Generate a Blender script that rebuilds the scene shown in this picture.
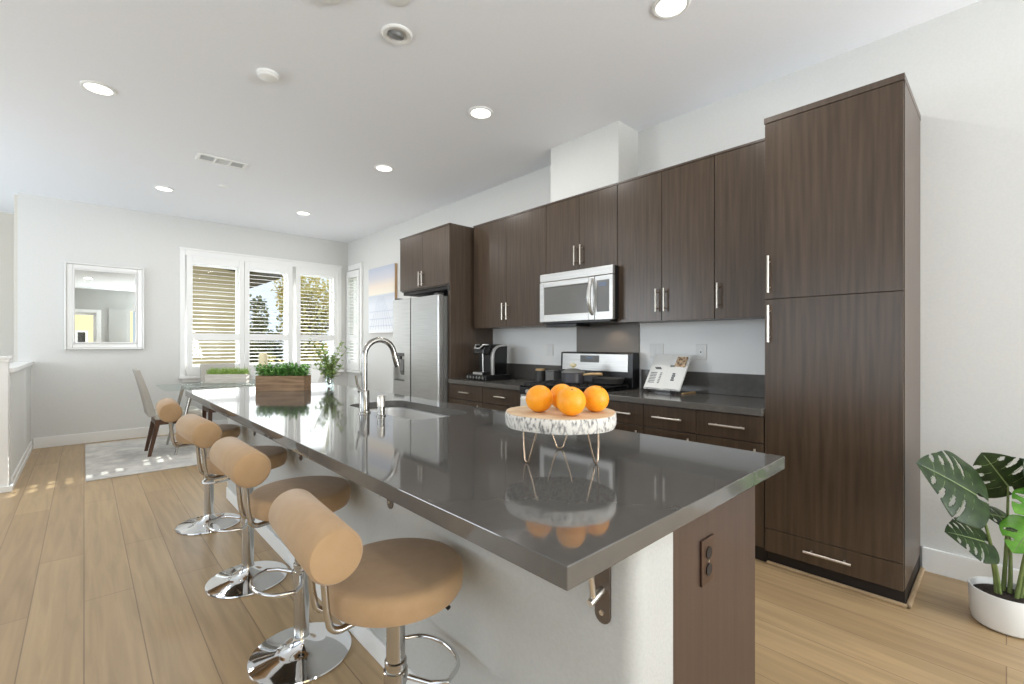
import bpy, bmesh, math, random
from mathutils import Vector, Matrix
random.seed(7)
for o in list(bpy.data.objects):
    bpy.data.objects.remove(o, do_unlink=True)
S = bpy.context.scene
COL = S.collection
PI = math.pi

# ------------------------------------------------------------------ camera, world, light, exposure
H = 1.27
YAW = math.atan(428.0 / 460.0)
cd = bpy.data.cameras.new('camera'); cam = bpy.data.objects.new('camera', cd); COL.objects.link(cam)
cam.location = (0, 0, H); cam.rotation_euler = (PI / 2, 0, -YAW)
cd.sensor_width = 36.0; cd.lens = 460.0 / 1024.0 * 36.0; cd.shift_y = 2.0 / 1024.0
cd.clip_start = 0.05; cd.clip_end = 200
S.camera = cam

W = bpy.data.worlds.new('World'); S.world = W; W.use_nodes = True
_bg = W.node_tree.nodes['Background']
_bg.inputs['Color'].default_value = (0.74, 0.87, 1.0, 1); _bg.inputs['Strength'].default_value = 1.1

def lamp(name, kind, loc, aim, energy, color=(1, 1, 1), **kw):
    l = bpy.data.lights.new(name, kind); o = bpy.data.objects.new(name, l); COL.objects.link(o)
    o.location = loc; l.energy = energy; l.color = color
    o.rotation_euler = (Vector(aim) - Vector(loc)).to_track_quat('-Z', 'Y').to_euler()
    for k, v in kw.items(): setattr(l, k, v)
    return o
# low afternoon sun coming through the side window on the right wall
lamp('sun', 'SUN', (10, 12, 6), (10 - 3.66, 12 - 1.85, 6 - 1.9), 10.0, (1.0, 0.97, 0.92), angle=0.003)
# fill lamps added at unseen back and left openings, tilted towards the ceiling
DAY = (0.90, 0.955, 1.0)
lamp('fill_back', 'AREA', (2.35, -4.66, 1.30), (2.35, -1.6, 6.5), 310, DAY, shape='RECTANGLE', size=1.7, size_y=2.1)
lamp('fill_back', 'AREA', (-2.25, -4.66, 1.30), (-2.1, -2.0, 6.5), 40, DAY, shape='RECTANGLE', size=1.9, size_y=2.1)
lamp('fill_left', 'AREA', (-3.76, 0.3, 1.50), (-0.2, 0.3, 5.6), 62, DAY, shape='RECTANGLE', size=6.0, size_y=2.0)
lamp('fill_left', 'AREA', (-3.76, 6.2, 1.75), (0, 5.4, 4.0), 94, DAY, shape='RECTANGLE', size=2.6, size_y=1.8)
lamp('daylight_far', 'AREA', (2.16, 8.28, 1.7), (2.16, 0, 5.2), 34, DAY, shape='RECTANGLE', size=2.2, size_y=1.6)
S.view_settings.view_transform = 'Standard'; S.view_settings.look = 'None'
S.view_settings.exposure = 0.2; S.view_settings.gamma = 1.0
S.view_settings.use_curve_mapping = False
CAN_W = 8.0          # each recessed ceiling lamp
HOOD_W = 1.2

# ------------------------------------------------------------------ materials
def lin(c):
    return tuple(((x / 255) / 12.92 if x / 255 <= 0.04045 else ((x / 255 + 0.055) / 1.055) ** 2.4) for x in c) + (1,)
def base(name, rgb, rough=0.5, metal=0.0, **kw):
    m = bpy.data.materials.new(name); m.use_nodes = True
    b = m.node_tree.nodes['Principled BSDF']
    b.inputs['Base Color'].default_value = lin(rgb)
    b.inputs['Roughness'].default_value = rough; b.inputs['Metallic'].default_value = metal
    for k, v in kw.items(): b.inputs[k].default_value = v
    return m, m.node_tree.nodes, m.node_tree.links, b
def noise_mat(name, rgb, rgb2, scale=(5, 5, 5), rough=0.5, metal=0.0, bump=0.0, detail=4, lo=0.35, hi=0.65, dist=0.002, coord='Object', **kw):
    m, N, L, b = base(name, rgb, rough, metal, **kw)
    tc = N.new('ShaderNodeTexCoord'); mp = N.new('ShaderNodeMapping'); mp.inputs['Scale'].default_value = scale
    L.new(tc.outputs[coord], mp.inputs['Vector'])
    n = N.new('ShaderNodeTexNoise'); n.inputs['Scale'].default_value = 1.0; n.inputs['Detail'].default_value = detail
    L.new(mp.outputs[0], n.inputs['Vector'])
    r = N.new('ShaderNodeValToRGB'); r.color_ramp.elements[0].position = lo; r.color_ramp.elements[1].position = hi
    r.color_ramp.elements[0].color = lin(rgb); r.color_ramp.elements[1].color = lin(rgb2)
    L.new(n.outputs[0], r.inputs[0]); L.new(r.outputs[0], b.inputs['Base Color'])
    if bump:
        bp = N.new('ShaderNodeBump'); bp.inputs['Strength'].default_value = bump; bp.inputs['Distance'].default_value = dist
        L.new(n.outputs[0], bp.inputs['Height']); L.new(bp.outputs[0], b.inputs['Normal'])
    return m
M = {}
M['wall'] = noise_mat('wall_paint', (217, 217, 214), (220, 220, 217), (90, 90, 90), 0.75, bump=0.25, detail=3)
M['shaded_texture_wall'] = noise_mat('shaded_orange_peel_paint', (186, 186, 182), (190, 190, 186), (110, 110, 110), 0.7, bump=0.35, detail=3)  # wall paint darkened to carry the half wall's shade in its colour
M['wall_low_bounce'] = noise_mat('low_bounce_grey', (128, 128, 126), (134, 134, 132), (90, 90, 90), 0.75)  # unseen left wall, darkened to cut light bounced onto the half wall
M['wall_back'] = noise_mat('soft_grey_paint', (186, 186, 182), (190, 190, 186), (90, 90, 90), 0.75)
M['splash_panel'] = base('taupe_panel', (124, 117, 109), 0.4)[0]
M['splash'] = noise_mat('brightened_splash_wall', (246, 246, 243), (248, 248, 246), (3, 3, 3), 0.35)  # whitened wall colour, stands in for light under the wall cabinets
M['wall_stair'] = noise_mat('warm_stair_paint', (214, 209, 199), (218, 213, 203), (90, 90, 90), 0.75)
M['ceiling'] = noise_mat('ceiling_paint', (243, 245, 249), (245, 247, 251), (60, 60, 60), 0.8, bump=0.1)
M['trim'] = base('white_trim', (240, 240, 238), 0.4)[0]
M['cabinet'] = noise_mat('dark_wood', (64, 51, 40), (84, 69, 55), (46, 46, 2.2), 0.28, bump=0.04, detail=5, lo=0.3, hi=0.7)
M['cabinet_side'] = noise_mat('dark_wood_side', (74, 61, 51), (89, 76, 65), (46, 46, 2.2), 0.32, bump=0.04, detail=5, lo=0.3, hi=0.7)
M['panel'] = noise_mat('mahogany_panel', (68, 52, 43), (80, 63, 53), (60, 60, 1.6), 0.4, bump=0.04, detail=5, lo=0.3, hi=0.7)
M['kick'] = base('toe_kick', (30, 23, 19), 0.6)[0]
M['gap'] = base('shadow_gap', (20, 15, 12), 0.8)[0]
M['molding'] = noise_mat('oak_molding', (176, 150, 118), (190, 164, 130), (10, 10, 10), 0.5)
M['quartz'] = noise_mat('grey_quartz', (89, 87, 84), (92, 90, 87), (24, 24, 24), 0.06, detail=2, lo=0.3, hi=0.7, **{'IOR': 1.75})
M['quartz2'] = noise_mat('grey_quartz_matte', (92, 89, 85), (97, 94, 90), (24, 24, 24), 0.16, detail=2, lo=0.4, hi=0.7)
M['steel'] = noise_mat('brushed_steel', (186, 186, 184), (198, 198, 196), (3, 3, 160), 0.3, 0.8, detail=3)
M['sink_steel'] = base('sink_steel', (206, 205, 202), 0.35, 0.35)[0]
M['steel_h'] = noise_mat('brushed_steel_bright', (192, 191, 188), (204, 203, 200), (3, 3, 200), 0.36, 0.75, detail=3)
M['nickel'] = base('brushed_nickel', (214, 208, 198), 0.28, 0.9)[0]
M['chrome'] = base('chrome', (225, 225, 225), 0.05, 1.0)[0]
M['chrome_soft'] = base('soft_chrome', (190, 188, 184), 0.18, 1.0)[0]
M['faucet'] = base('satin_steel', (168, 165, 160), 0.22, 1.0)[0]
M['black'] = base('black_plastic', (22, 22, 23), 0.35)[0]
M['black_gloss'] = base('black_gloss', (14, 14, 15), 0.12)[0]
M['iron'] = base('cast_iron', (34, 33, 33), 0.6)[0]
M['grey_glass'] = base('oven_glass', (120, 119, 116), 0.12)[0]
M['grey_dark'] = base('dark_grey', (62, 61, 60), 0.4)[0]
M['grey_mid'] = base('mid_grey', (112, 112, 110), 0.4)[0]
M['white'] = base('white_plastic', (238, 238, 235), 0.35)[0]
M['white_ceramic'] = base('white_ceramic', (236, 236, 233), 0.3)[0]
M['display'] = base('display', (110, 120, 140), 0.2)[0]
M['tan'] = noise_mat('tan_suede', (170, 138, 100), (174, 142, 105), (30, 30, 30), 0.85, bump=0.1, **{'Sheen Weight': 0.2})
M['linen'] = noise_mat('grey_linen', (178, 174, 166), (190, 186, 178), (150, 150, 150), 0.9, bump=0.2)
M['white_linen'] = noise_mat('white_linen', (226, 224, 220), (234, 232, 228), (150, 150, 150), 0.9, bump=0.2)
M['chair_wood'] = noise_mat('walnut_legs', (70, 46, 30), (92, 62, 42), (30, 30, 4), 0.45)
M['orange'] = noise_mat('orange_peel', (250, 158, 22), (252, 168, 34), (220, 220, 220), 0.42, bump=0.35, detail=2, **{'Subsurface Weight': 0.1})
M['stem_brown'] = base('orange_navel', (150, 120, 40), 0.7)[0]
M['slab_top'] = noise_mat('cut_wood', (206, 178, 142), (222, 198, 165), (14, 14, 14), 0.65)
M['copper'] = base('rose_gold_wire', (196, 172, 148), 0.25, 0.9)[0]
M['bronze'] = base('bronze_plate', (92, 72, 60), 0.35, 0.6)[0]
M['bracket'] = base('bracket_metal', (120, 112, 106), 0.32, 0.8)[0]
M['pot_metal'] = base('grey_enamel', (84, 82, 86), 0.3, 0.3)[0]
M['wood_light'] = noise_mat('light_wood', (196, 160, 112), (212, 178, 130), (20, 20, 20), 0.55)
M['barn'] = noise_mat('weathered_wood', (112, 86, 62), (158, 128, 98), (6, 60, 60), 0.75, bump=0.3, detail=6, lo=0.3, hi=0.7)
M['whitewash'] = noise_mat('whitewashed_wood', (196, 190, 180), (214, 209, 200), (6, 60, 60), 0.8, bump=0.2)
M['soil'] = noise_mat('dark_soil', (36, 28, 24), (60, 48, 40), (90, 90, 90), 0.95, bump=0.8, dist=0.01)
M['herb'] = noise_mat('herb_leaf', (84, 138, 58), (132, 182, 96), (18, 18, 18), 0.6)
M['grass'] = noise_mat('grass_blade', (136, 170, 80), (178, 204, 116), (18, 18, 18), 0.65)
M['sprig'] = noise_mat('sprig_leaf', (116, 152, 74), (184, 206, 136), (18, 18, 18), 0.6)
M['twig'] = base('twig', (110, 90, 62), 0.8)[0]
M['stalk'] = noise_mat('green_stalk', (96, 112, 58), (122, 136, 78), (20, 20, 20), 0.55)
M['paper'] = base('page_paper', (236, 236, 232), 0.7)[0]
M['ink'] = base('ink_grey', (130, 134, 134), 0.8)[0]
M['ink_dark'] = base('ink_dark', (70, 72, 74), 0.8)[0]
M['photo_food'] = noise_mat('cookbook_photo', (120, 90, 64), (226, 200, 168), (60, 60, 60), 0.6)
M['frame_silver'] = base('silver_white_frame', (226, 226, 224), 0.3, 0.15)[0]
M['mirror'] = base('mirror_glass', (206, 209, 206), 0.01, 1.0)[0]
M['coffee_silver'] = base('silver_plastic', (196, 196, 194), 0.28, 0.6)[0]
M['cream'] = base('cream_ceramic', (226, 214, 176), 0.5)[0]
M['bark_out'] = noise_mat('tree_bark', (76, 62, 50), (100, 84, 68), (6, 6, 2), 0.9)
M['tree_dark'] = noise_mat('dark_foliage', (120, 130, 96), (168, 170, 124), (1.2, 1.2, 1.2), 0.8)
M['tree_yellow'] = noise_mat('yellow_foliage', (188, 182, 112), (226, 214, 148), (1.6, 1.6, 1.6), 0.8)
M['tree_green'] = noise_mat('green_foliage', (160, 184, 96), (206, 222, 140), (1.6, 1.6, 1.6), 0.8)
M['roof'] = noise_mat('roof_shingle', (84, 76, 70), (104, 96, 88), (6, 6, 6), 0.9)
M['yellow_house'] = base('yellow_stucco', (238, 216, 168), 0.9)[0]
M['grass_out'] = noise_mat('lawn', (90, 104, 66), (120, 128, 84), (2, 2, 2), 0.95)
M['reflecting_slab'] = noise_mat('pale_reflecting_slab', (206, 202, 194), (216, 212, 204), (3, 3, 3), 0.9)  # pale ground out of view, toned for its reflection in the counter edge
M['stair_carpet'] = base('stair_tread', (196, 190, 180), 0.9)[0]

# house siding
m, N, L, b = base('siding', (176, 164, 140), 0.85)
tc = N.new('ShaderNodeTexCoord'); wv = N.new('ShaderNodeTexWave'); wv.bands_direction = 'Z'; wv.wave_profile = 'SAW'
wv.inputs['Scale'].default_value = 1.6
L.new(tc.outputs['Object'], wv.inputs['Vector']); r = N.new('ShaderNodeValToRGB')
r.color_ramp.elements[0].color = lin((176, 158, 120)); r.color_ramp.elements[1].color = lin((204, 188, 150))
L.new(wv.outputs[0], r.inputs[0]); L.new(r.outputs[0], b.inputs['Base Color']); M['siding'] = m

# clear pane glass: straight-through with a little reflection
m = bpy.data.materials.new('pane_glass'); m.use_nodes = True; N, L = m.node_tree.nodes, m.node_tree.links
N.clear(); out = N.new('ShaderNodeOutputMaterial'); mx = N.new('ShaderNodeMixShader'); tr = N.new('ShaderNodeBsdfTransparent')
gl = N.new('ShaderNodeBsdfGlossy'); gl.inputs['Roughness'].default_value = 0.02; mx.inputs[0].default_value = 0.02
L.new(tr.outputs[0], mx.inputs[1]); L.new(gl.outputs[0], mx.inputs[2]); L.new(mx.outputs[0], out.inputs[0]); M['pane'] = m
m = m.copy(); m.name = 'table_glass'
m.node_tree.nodes['Transparent BSDF'].inputs[0].default_value = (0.93, 0.97, 0.962, 1)
m.node_tree.nodes['Mix Shader'].inputs[0].default_value = 0.14; M['glass'] = m

# lit lens of a ceiling lamp
m, N, L, b = base('lamp_lens', (255, 255, 250), 0.4)
b.inputs['Emission Color'].default_value = (1, 0.98, 0.94, 1); b.inputs['Emission Strength'].default_value = 2.5; M['lens'] = m

# oak plank floor, planks run along Y
m, N, L, b = base('oak_planks', (190, 160, 124), 0.36)
tc = N.new('ShaderNodeTexCoord'); sp = N.new('ShaderNodeSeparateXYZ'); cb = N.new('ShaderNodeCombineXYZ')
L.new(tc.outputs['Object'], sp.inputs[0]); L.new(sp.outputs['Y'], cb.inputs['X']); L.new(sp.outputs['X'], cb.inputs['Y'])
br = N.new('ShaderNodeTexBrick'); br.offset = 0.37; br.offset_frequency = 2
br.inputs['Scale'].default_value = 1.0; br.inputs['Brick Width'].default_value = 1.9; br.inputs['Row Height'].default_value = 0.19
br.inputs['Mortar Size'].default_value = 0.0028; br.inputs['Mortar Smooth'].default_value = 0.6; br.inputs['Bias'].default_value = 0.0
br.inputs['Color1'].default_value = lin((184, 157, 119)); br.inputs['Color2'].default_value = lin((170, 143, 107)); br.inputs['Mortar'].default_value = lin((136, 112, 86))
L.new(cb.outputs[0], br.inputs['Vector'])
mp = N.new('ShaderNodeMapping'); mp.inputs['Scale'].default_value = (26, 1.6, 1); L.new(tc.outputs['Object'], mp.inputs['Vector'])
nz = N.new('ShaderNodeTexNoise'); nz.inputs['Scale'].default_value = 1.0; nz.inputs['Detail'].default_value = 6; nz.inputs['Distortion'].default_value = 0.6
L.new(mp.outputs[0], nz.inputs['Vector'])
rp = N.new('ShaderNodeValToRGB'); rp.color_ramp.elements[0].position = 0.3; rp.color_ramp.elements[1].position = 0.7
rp.color_ramp.elements[0].color = (0.80, 0.79, 0.78, 1); rp.color_ramp.elements[1].color = (1.06, 1.05, 1.04, 1)
L.new(nz.outputs[0], rp.inputs[0])
mul = N.new('ShaderNodeMixRGB'); mul.blend_type = 'MULTIPLY'; mul.inputs[0].default_value = 1.0
L.new(br.outputs['Color'], mul.inputs[1]); L.new(rp.outputs[0], mul.inputs[2]); L.new(mul.outputs[0], b.inputs['Base Color'])
bp = N.new('ShaderNodeBump'); bp.inputs['Strength'].default_value = 0.25; bp.inputs['Distance'].default_value = 0.004; bp.invert = True
L.new(br.outputs['Fac'], bp.inputs['Height']); L.new(bp.outputs[0], b.inputs['Normal']); M['floor'] = m

# birch bark rim: pale with dark flecks
m, N, L, b = base('birch_bark', (214, 208, 198), 0.8)
tc = N.new('ShaderNodeTexCoord'); mp = N.new('ShaderNodeMapping'); mp.inputs['Scale'].default_value = (120, 120, 48); L.new(tc.outputs['Object'], mp.inputs['Vector'])
nz = N.new('ShaderNodeTexNoise'); nz.inputs['Scale'].default_value = 1.0; nz.inputs['Detail'].default_value = 8; L.new(mp.outputs[0], nz.inputs['Vector'])
rp = N.new('ShaderNodeValToRGB'); cr = rp.color_ramp; cr.elements[0].position = 0.36; cr.elements[0].color = lin((122, 118, 116))
cr.elements[1].position = 0.52; cr.elements[1].color = lin((222, 217, 208)); L.new(nz.outputs[0], rp.inputs[0]); L.new(rp.outputs[0], b.inputs['Base Color'])
bp = N.new('ShaderNodeBump'); bp.inputs['Strength'].default_value = 0.6; bp.inputs['Distance'].default_value = 0.004; L.new(nz.outputs[0], bp.inputs['Height']); L.new(bp.outputs[0], b.inputs['Normal'])
M['birch'] = m

# rug: pale grey, faded pattern
m, N, L, b = base('rug_pile', (206, 202, 196), 0.95)
tc = N.new('ShaderNodeTexCoord'); nz = N.new('ShaderNodeTexNoise'); nz.inputs['Scale'].default_value = 4.5; nz.inputs['Detail'].default_value = 8; nz.inputs['Roughness'].default_value = 0.7
L.new(tc.outputs['Object'], nz.inputs['Vector']); rp = N.new('ShaderNodeValToRGB'); rp.color_ramp.elements[0].position = 0.4; rp.color_ramp.elements[1].position = 0.6
rp.color_ramp.elements[0].color = lin((188, 184, 180)); rp.color_ramp.elements[1].color = lin((216, 213, 206)); L.new(nz.outputs[0], rp.inputs[0]); L.new(rp.outputs[0], b.inputs['Base Color']); M['rug'] = m

# monstera leaf: dark green with paler midrib tint
M['monstera'] = noise_mat('monstera_leaf', (30, 46, 23), (50, 68, 34), (26, 26, 26), 0.38, bump=0.1, **{'Specular IOR Level': 0.3})
M['monstera_bright'] = noise_mat('monstera_young_leaf', (84, 146, 40), (116, 176, 62), (22, 22, 22), 0.35, bump=0.1)
M['monstera_vein'] = base('monstera_vein', (120, 138, 88), 0.45)[0]

# sunset-and-pier canvas (object Z 0..1 upward)
m, N, L, b = base('canvas_print', (200, 200, 205), 0.6)
tc = N.new('ShaderNodeTexCoord'); sp = N.new('ShaderNodeSeparateXYZ'); L.new(tc.outputs['Object'], sp.inputs[0])
rp = N.new('ShaderNodeValToRGB'); cr = rp.color_ramp; cr.elements[0].position = 0.0; cr.elements[0].color = lin((238, 240, 244))
cr.elements[1].position = 1.0; cr.elements[1].color = lin((190, 196, 210))
for pos, c in ((0.45, (224, 228, 236)), (0.58, (206, 210, 218)), (0.62, (240, 232, 216)), (0.74, (236, 222, 208)), (0.86, (208, 206, 212))):
    e = cr.elements.new(pos); e.color = lin(c)
L.new(sp.outputs['Z'], rp.inputs[0]); L.new(rp.outputs[0], b.inputs['Base Color']); M['canvas'] = m
M['canvas_edge'] = noise_mat('canvas_edge', (196, 160, 120), (206, 172, 132), (4, 4, 4), 0.7)
M['pier'] = base('pier_lines', (206, 212, 224), 0.7)[0]

# ------------------------------------------------------------------ mesh helpers
MW = {}
def key(o): return o.name
class MB:
    def __init__(s): s.bm = bmesh.new(); s.mi = 0
    def _face(s, vs):
        try:
            f = s.bm.faces.new(vs); f.material_index = s.mi; return f
        except ValueError: return None
    def mat(s, i): s.mi = i; return s
    def box(s, x0, x1, y0, y1, z0, z1, mtx=None):
        c = [Vector((x, y, z)) for z in (z0, z1) for y in (y0, y1) for x in (x0, x1)]
        if mtx: c = [mtx @ p for p in c]
        v = [s.bm.verts.new(p) for p in c]
        for q in ((0, 2, 3, 1), (4, 5, 7, 6), (0, 1, 5, 4), (2, 6, 7, 3), (0, 4, 6, 2), (1, 3, 7, 5)): s._face([v[i] for i in q])
        return s
    def tube(s, pts, r, n=12, cap=True, closed=False, rs=None):
        pts = [Vector(p) for p in pts]; k = len(pts); rings = []
        up = None
        for i, p in enumerate(pts):
            if closed: t = pts[(i + 1) % k] - pts[i - 1]
            else: t = pts[min(i + 1, k - 1)] - pts[max(i - 1, 0)]
            t.normalize()
            if up is None:
                a = Vector((0, 0, 1)) if abs(t.z) < 0.9 else Vector((1, 0, 0))
                up = (a - t * a.dot(t)).normalized()
            else: up = (up - t * up.dot(t)).normalized()
            sd = t.cross(up); rr = rs[i] if rs else r
            rings.append([s.bm.verts.new(p + (up * math.cos(2 * PI * j / n) + sd * math.sin(2 * PI * j / n)) * rr) for j in range(n)])
        for i in range(k if closed else k - 1):
            A, B = rings[i], rings[(i + 1) % k]
            for j in range(n): s._face([A[j], A[(j + 1) % n], B[(j + 1) % n], B[j]])
        if cap and not closed:
            s._face(list(reversed(rings[0]))); s._face(rings[-1])
        return s
    def lathe(s, prof, c=(0, 0, 0), n=40, mtx=None, sx=1.0, sy=1.0):
        rings = []
        for r, z in prof:
            if r < 1e-6:
                p = Vector((c[0], c[1], c[2] + z)); rings.append([s.bm.verts.new(mtx @ p if mtx else p)])
            else:
                R = []
                for j in range(n):
                    a = 2 * PI * j / n; p = Vector((c[0] + r * sx * math.cos(a), c[1] + r * sy * math.sin(a), c[2] + z))
                    R.append(s.bm.verts.new(mtx @ p if mtx else p))
                rings.append(R)
        for A, B in zip(rings, rings[1:]):
            if len(A) == 1 and len(B) == 1: continue
            if len(A) == 1:
                for j in range(n): s._face([A[0], B[(j + 1) % n], B[j]])
            elif len(B) == 1:
                for j in range(n): s._face([A[j], A[(j + 1) % n], B[0]])
            else:
                for j in range(n): s._face([A[j], A[(j + 1) % n], B[(j + 1) % n], B[j]])
        if len(rings[0]) > 1: s._face(list(reversed(rings[0])))
        if len(rings[-1]) > 1: s._face(rings[-1])
        return s
    def prism(s, poly, axis, a0, a1):
        # poly in the plane across the axis: X -> (y,z), Y -> (x,z), Z -> (x,y)
        def P(p, a): return Vector((a, p[0], p[1])) if axis == 'X' else Vector((p[0], a, p[1])) if axis == 'Y' else Vector((p[0], p[1], a))
        A = [s.bm.verts.new(P(p, a0)) for p in poly]; B = [s.bm.verts.new(P(p, a1)) for p in poly]; n = len(poly)
        s._face(list(reversed(A))); s._face(B)
        for j in range(n): s._face([A[j], A[(j + 1) % n], B[(j + 1) % n], B[j]])
        return s
    def ring(s, outer, inner, axis, a0, a1):
        # frame between two rectangles (u0,u1,w0,w1) extruded along the axis
        ou0, ou1, ow0, ow1 = outer; iu0, iu1, iw0, iw1 = inner
        for (u0, u1, w0, w1) in ((ou0, iu0, ow0, ow1), (iu1, ou1, ow0, ow1), (iu0, iu1, ow0, iw0), (iu0, iu1, iw1, ow1)):
            if axis == 'X': s.box(a0, a1, u0, u1, w0, w1)
            elif axis == 'Y': s.box(u0, u1, a0, a1, w0, w1)
            else: s.box(u0, u1, w0, w1, a0, a1)
        return s
    def build(s, name, mats, parent=None, bevel=0.0, smooth=False, world=True, loc=None, seg=2, subsurf=0):
        bm = s.bm
        bmesh.ops.recalc_face_normals(bm, faces=bm.faces)
        if parent is not None and world: bm.transform(MW[key(parent)].inverted())
        if loc is not None: bm.transform(Matrix.Translation(-Vector(loc)))
        me = bpy.data.meshes.new(name); bm.to_mesh(me); bm.free()
        for m in (mats if isinstance(mats, (list, tuple)) else [mats]): me.materials.append(M[m] if isinstance(m, str) else m)
        if smooth:
            me.polygons.foreach_set('use_smooth', [True] * len(me.polygons))
            try: me.set_sharp_from_angle(angle=math.radians(smooth if smooth is not True else 40))
            except Exception: pass
        o = bpy.data.objects.new(name, me); COL.objects.link(o)
        if loc is not None: o.location = loc
        if parent is not None: o.parent = parent; MW[key(o)] = MW[key(parent)]
        else: MW[key(o)] = Matrix.Translation(Vector(loc)) if loc is not None else Matrix.Identity(4)
        if bevel:
            bv = o.modifiers.new('bevel', 'BEVEL'); bv.width = bevel; bv.segments = seg; bv.limit_method = 'ANGLE'; bv.angle_limit = math.radians(40)
        if subsurf:
            sm = o.modifiers.new('subsurf', 'SUBSURF'); sm.levels = subsurf; sm.render_levels = subsurf
        return o
def tag(o, label=None, cat=None, group=None, kind=None):
    if label: o['label'] = label
    if cat: o['category'] = cat
    if group: o['group'] = group
    if kind: o['kind'] = kind
    return o
def thing(name, loc, label, cat, group=None, rz=0.0):
    o = bpy.data.objects.new(name, None); COL.objects.link(o); o.location = loc; o.rotation_euler = (0, 0, rz)
    o.empty_display_size = 0.1
    MW[key(o)] = Matrix.Translation(Vector(loc)) @ Matrix.Rotation(rz, 4, 'Z')
    return tag(o, label, cat, group)
def struct(name, mb, mats, **kw): return tag(mb.build(name, mats, **kw), kind='structure')
def copy_tree(o, parent=None):
    c = o.copy(); COL.objects.link(c)
    if parent is not None: c.parent = parent
    for ch in list(o.children): copy_tree(ch, c)
    return c
def arc(c, r, a0, a1, n, plane='XZ'):
    out = []
    for i in range(n + 1):
        a = a0 + (a1 - a0) * i / n; u, w = r * math.cos(a), r * math.sin(a)
        out.append((c[0] + u, c[1], c[2] + w) if plane == 'XZ' else (c[0] + u, c[1] + w, c[2]) if plane == 'XY' else (c[0], c[1] + u, c[2] + w))
    return out
def pull_x(mb, x, y, z, length, vertical):
    # bar pull on a face that looks towards -X (face at x)
    r = 0.0065; st = x - 0.032; h = length / 2
    if vertical:
        mb.tube([(st, y, z - h), (st, y, z + h)], r)
        for k in (-0.7, 0.7): mb.tube([(x, y, z + k * h), (st, y, z + k * h)], 0.005, 8)
    else:
        mb.tube([(st, y - h, z), (st, y + h, z)], r)
        for k in (-0.7, 0.7): mb.tube([(x, y + k * h, z), (st, y + k * h, z)], 0.005, 8)
    return mb

# ------------------------------------------------------------------ the room
XW, YF, ZC = 3.46, 8.03, 3.08       # right wall, far wall, ceiling
YB, XL = -4.5, -3.6                 # back wall, left wall
struct('floor', MB().box(XL - .2, XW + .15, YB - .15, 5.86, -0.2, 0).box(-0.58, XW + .15, 5.86, YF + .15, -0.2, 0), 'floor')
struct('ceiling', MB().box(XL - .2, XW + .15, YB - .15, YF + 1.6, ZC, ZC + .15), 'ceiling')
# right wall with an opening for the narrow side window
struct('wall_right', MB().box(XW, XW + .15, YB - .15, 7.56, 0, ZC).box(XW, XW + .15, 7.97, YF + .15, 0, ZC)
       .box(XW, XW + .15, 7.56, 7.97, 0, 0.93).box(XW, XW + .15, 7.56, 7.97, 2.45, ZC), 'wall')
# far wall with three window openings
W3 = [(1.125, 1.75), (1.855, 2.45), (2.61, 3.20)]
ZS0, ZS1 = 0.93, 2.45
mb = MB().box(-0.58, W3[0][0], YF, YF + .15, 0, ZC).box(W3[2][1], XW + .15, YF, YF + .15, 0, ZC)
mb.box(W3[0][0], W3[2][1], YF, YF + .15, 0, ZS0).box(W3[0][0], W3[2][1], YF, YF + .15, ZS1, ZC)
mb.box(W3[0][1], W3[1][0], YF, YF + .15, ZS0, ZS1).box(W3[1][1], W3[2][0], YF, YF + .15, ZS0, ZS1)
struct('wall_far', mb, 'wall')
# stairwell: recessed wall beyond the far wall, left wall with openings added for fill lamps
struct('wall_stairwell', MB().box(XL - .2, -0.58, 9.4, 9.55, -2.0, ZC).box(-0.62, -0.58, YF + .15, 9.4, -2.0, ZC), 'wall_stair')
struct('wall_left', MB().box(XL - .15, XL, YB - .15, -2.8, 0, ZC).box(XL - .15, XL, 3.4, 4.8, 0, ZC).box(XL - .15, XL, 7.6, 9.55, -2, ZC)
       .box(XL - .15, XL, -2.8, 3.4, 0, .5).box(XL - .15, XL, -2.8, 3.4, 2.6, ZC).box(XL - .15, XL, 4.8, 7.6, 0, .8).box(XL - .15, XL, 4.8, 7.6, 2.7, ZC), 'wall_low_bounce')
# back wall behind the camera with a glazed door and a tall narrow window (seen in the mirror), plus openings added for fill lamps
struct('wall_back', MB().box(XL - .15, -3.2, YB - .15, YB, 0, ZC).box(-1.3, -1.0, YB - .15, YB, 0, ZC).box(-3.2, -1.3, YB - .15, YB, 0, .3).box(-3.2, -1.3, YB - .15, YB, 2.4, ZC).box(0.30, 1.17, YB - .15, YB, 0, ZC).box(1.34, 1.5, YB - .15, YB, 0, ZC).box(3.2, XW + .15, YB - .15, YB, 0, ZC)
       .box(-1.0, 0.30, YB - .15, YB, 2.3, ZC).box(1.17, 1.34, YB - .15, YB, 2.4, ZC).box(1.17, 1.34, YB - .15, YB, 0, .3)
       .box(1.5, 3.2, YB - .15, YB, 0, .3).box(1.5, 3.2, YB - .15, YB, 2.4, ZC), 'wall_back')
mb = MB().ring((-1.08, 0.42, 0, 2.40), (-1.0, 0.30, 0, 2.3), 'Y', YB, YB + .02)
d1 = struct('door_1', MB().ring((-1.0, 0.30, 0, 2.3), (-0.92, 0.22, .12, 2.22), 'Y', YB - .10, YB - .05), 'trim')
mb.build('casing', 'trim', d1); MB().box(-0.92, 0.22, YB - .085, YB - .08, .12, 2.22).build('pane', 'pane', d1)
d2 = struct('door_2', MB().box(0.60, 1.08, YB, YB + .04, 0, 2.45), 'wall_back', bevel=.004)
MB().tube([(0.66, YB + .04, 1.0), (0.66, YB + .09, 1.0), (0.76, YB + .09, 1.0)], .01).build('door_handle', 'nickel', d2)
# duct chase above the upper cabinets
struct('trim_1', MB().box(3.17, XW, 2.14, 2.88, 2.565, ZC), 'wall')
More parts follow.
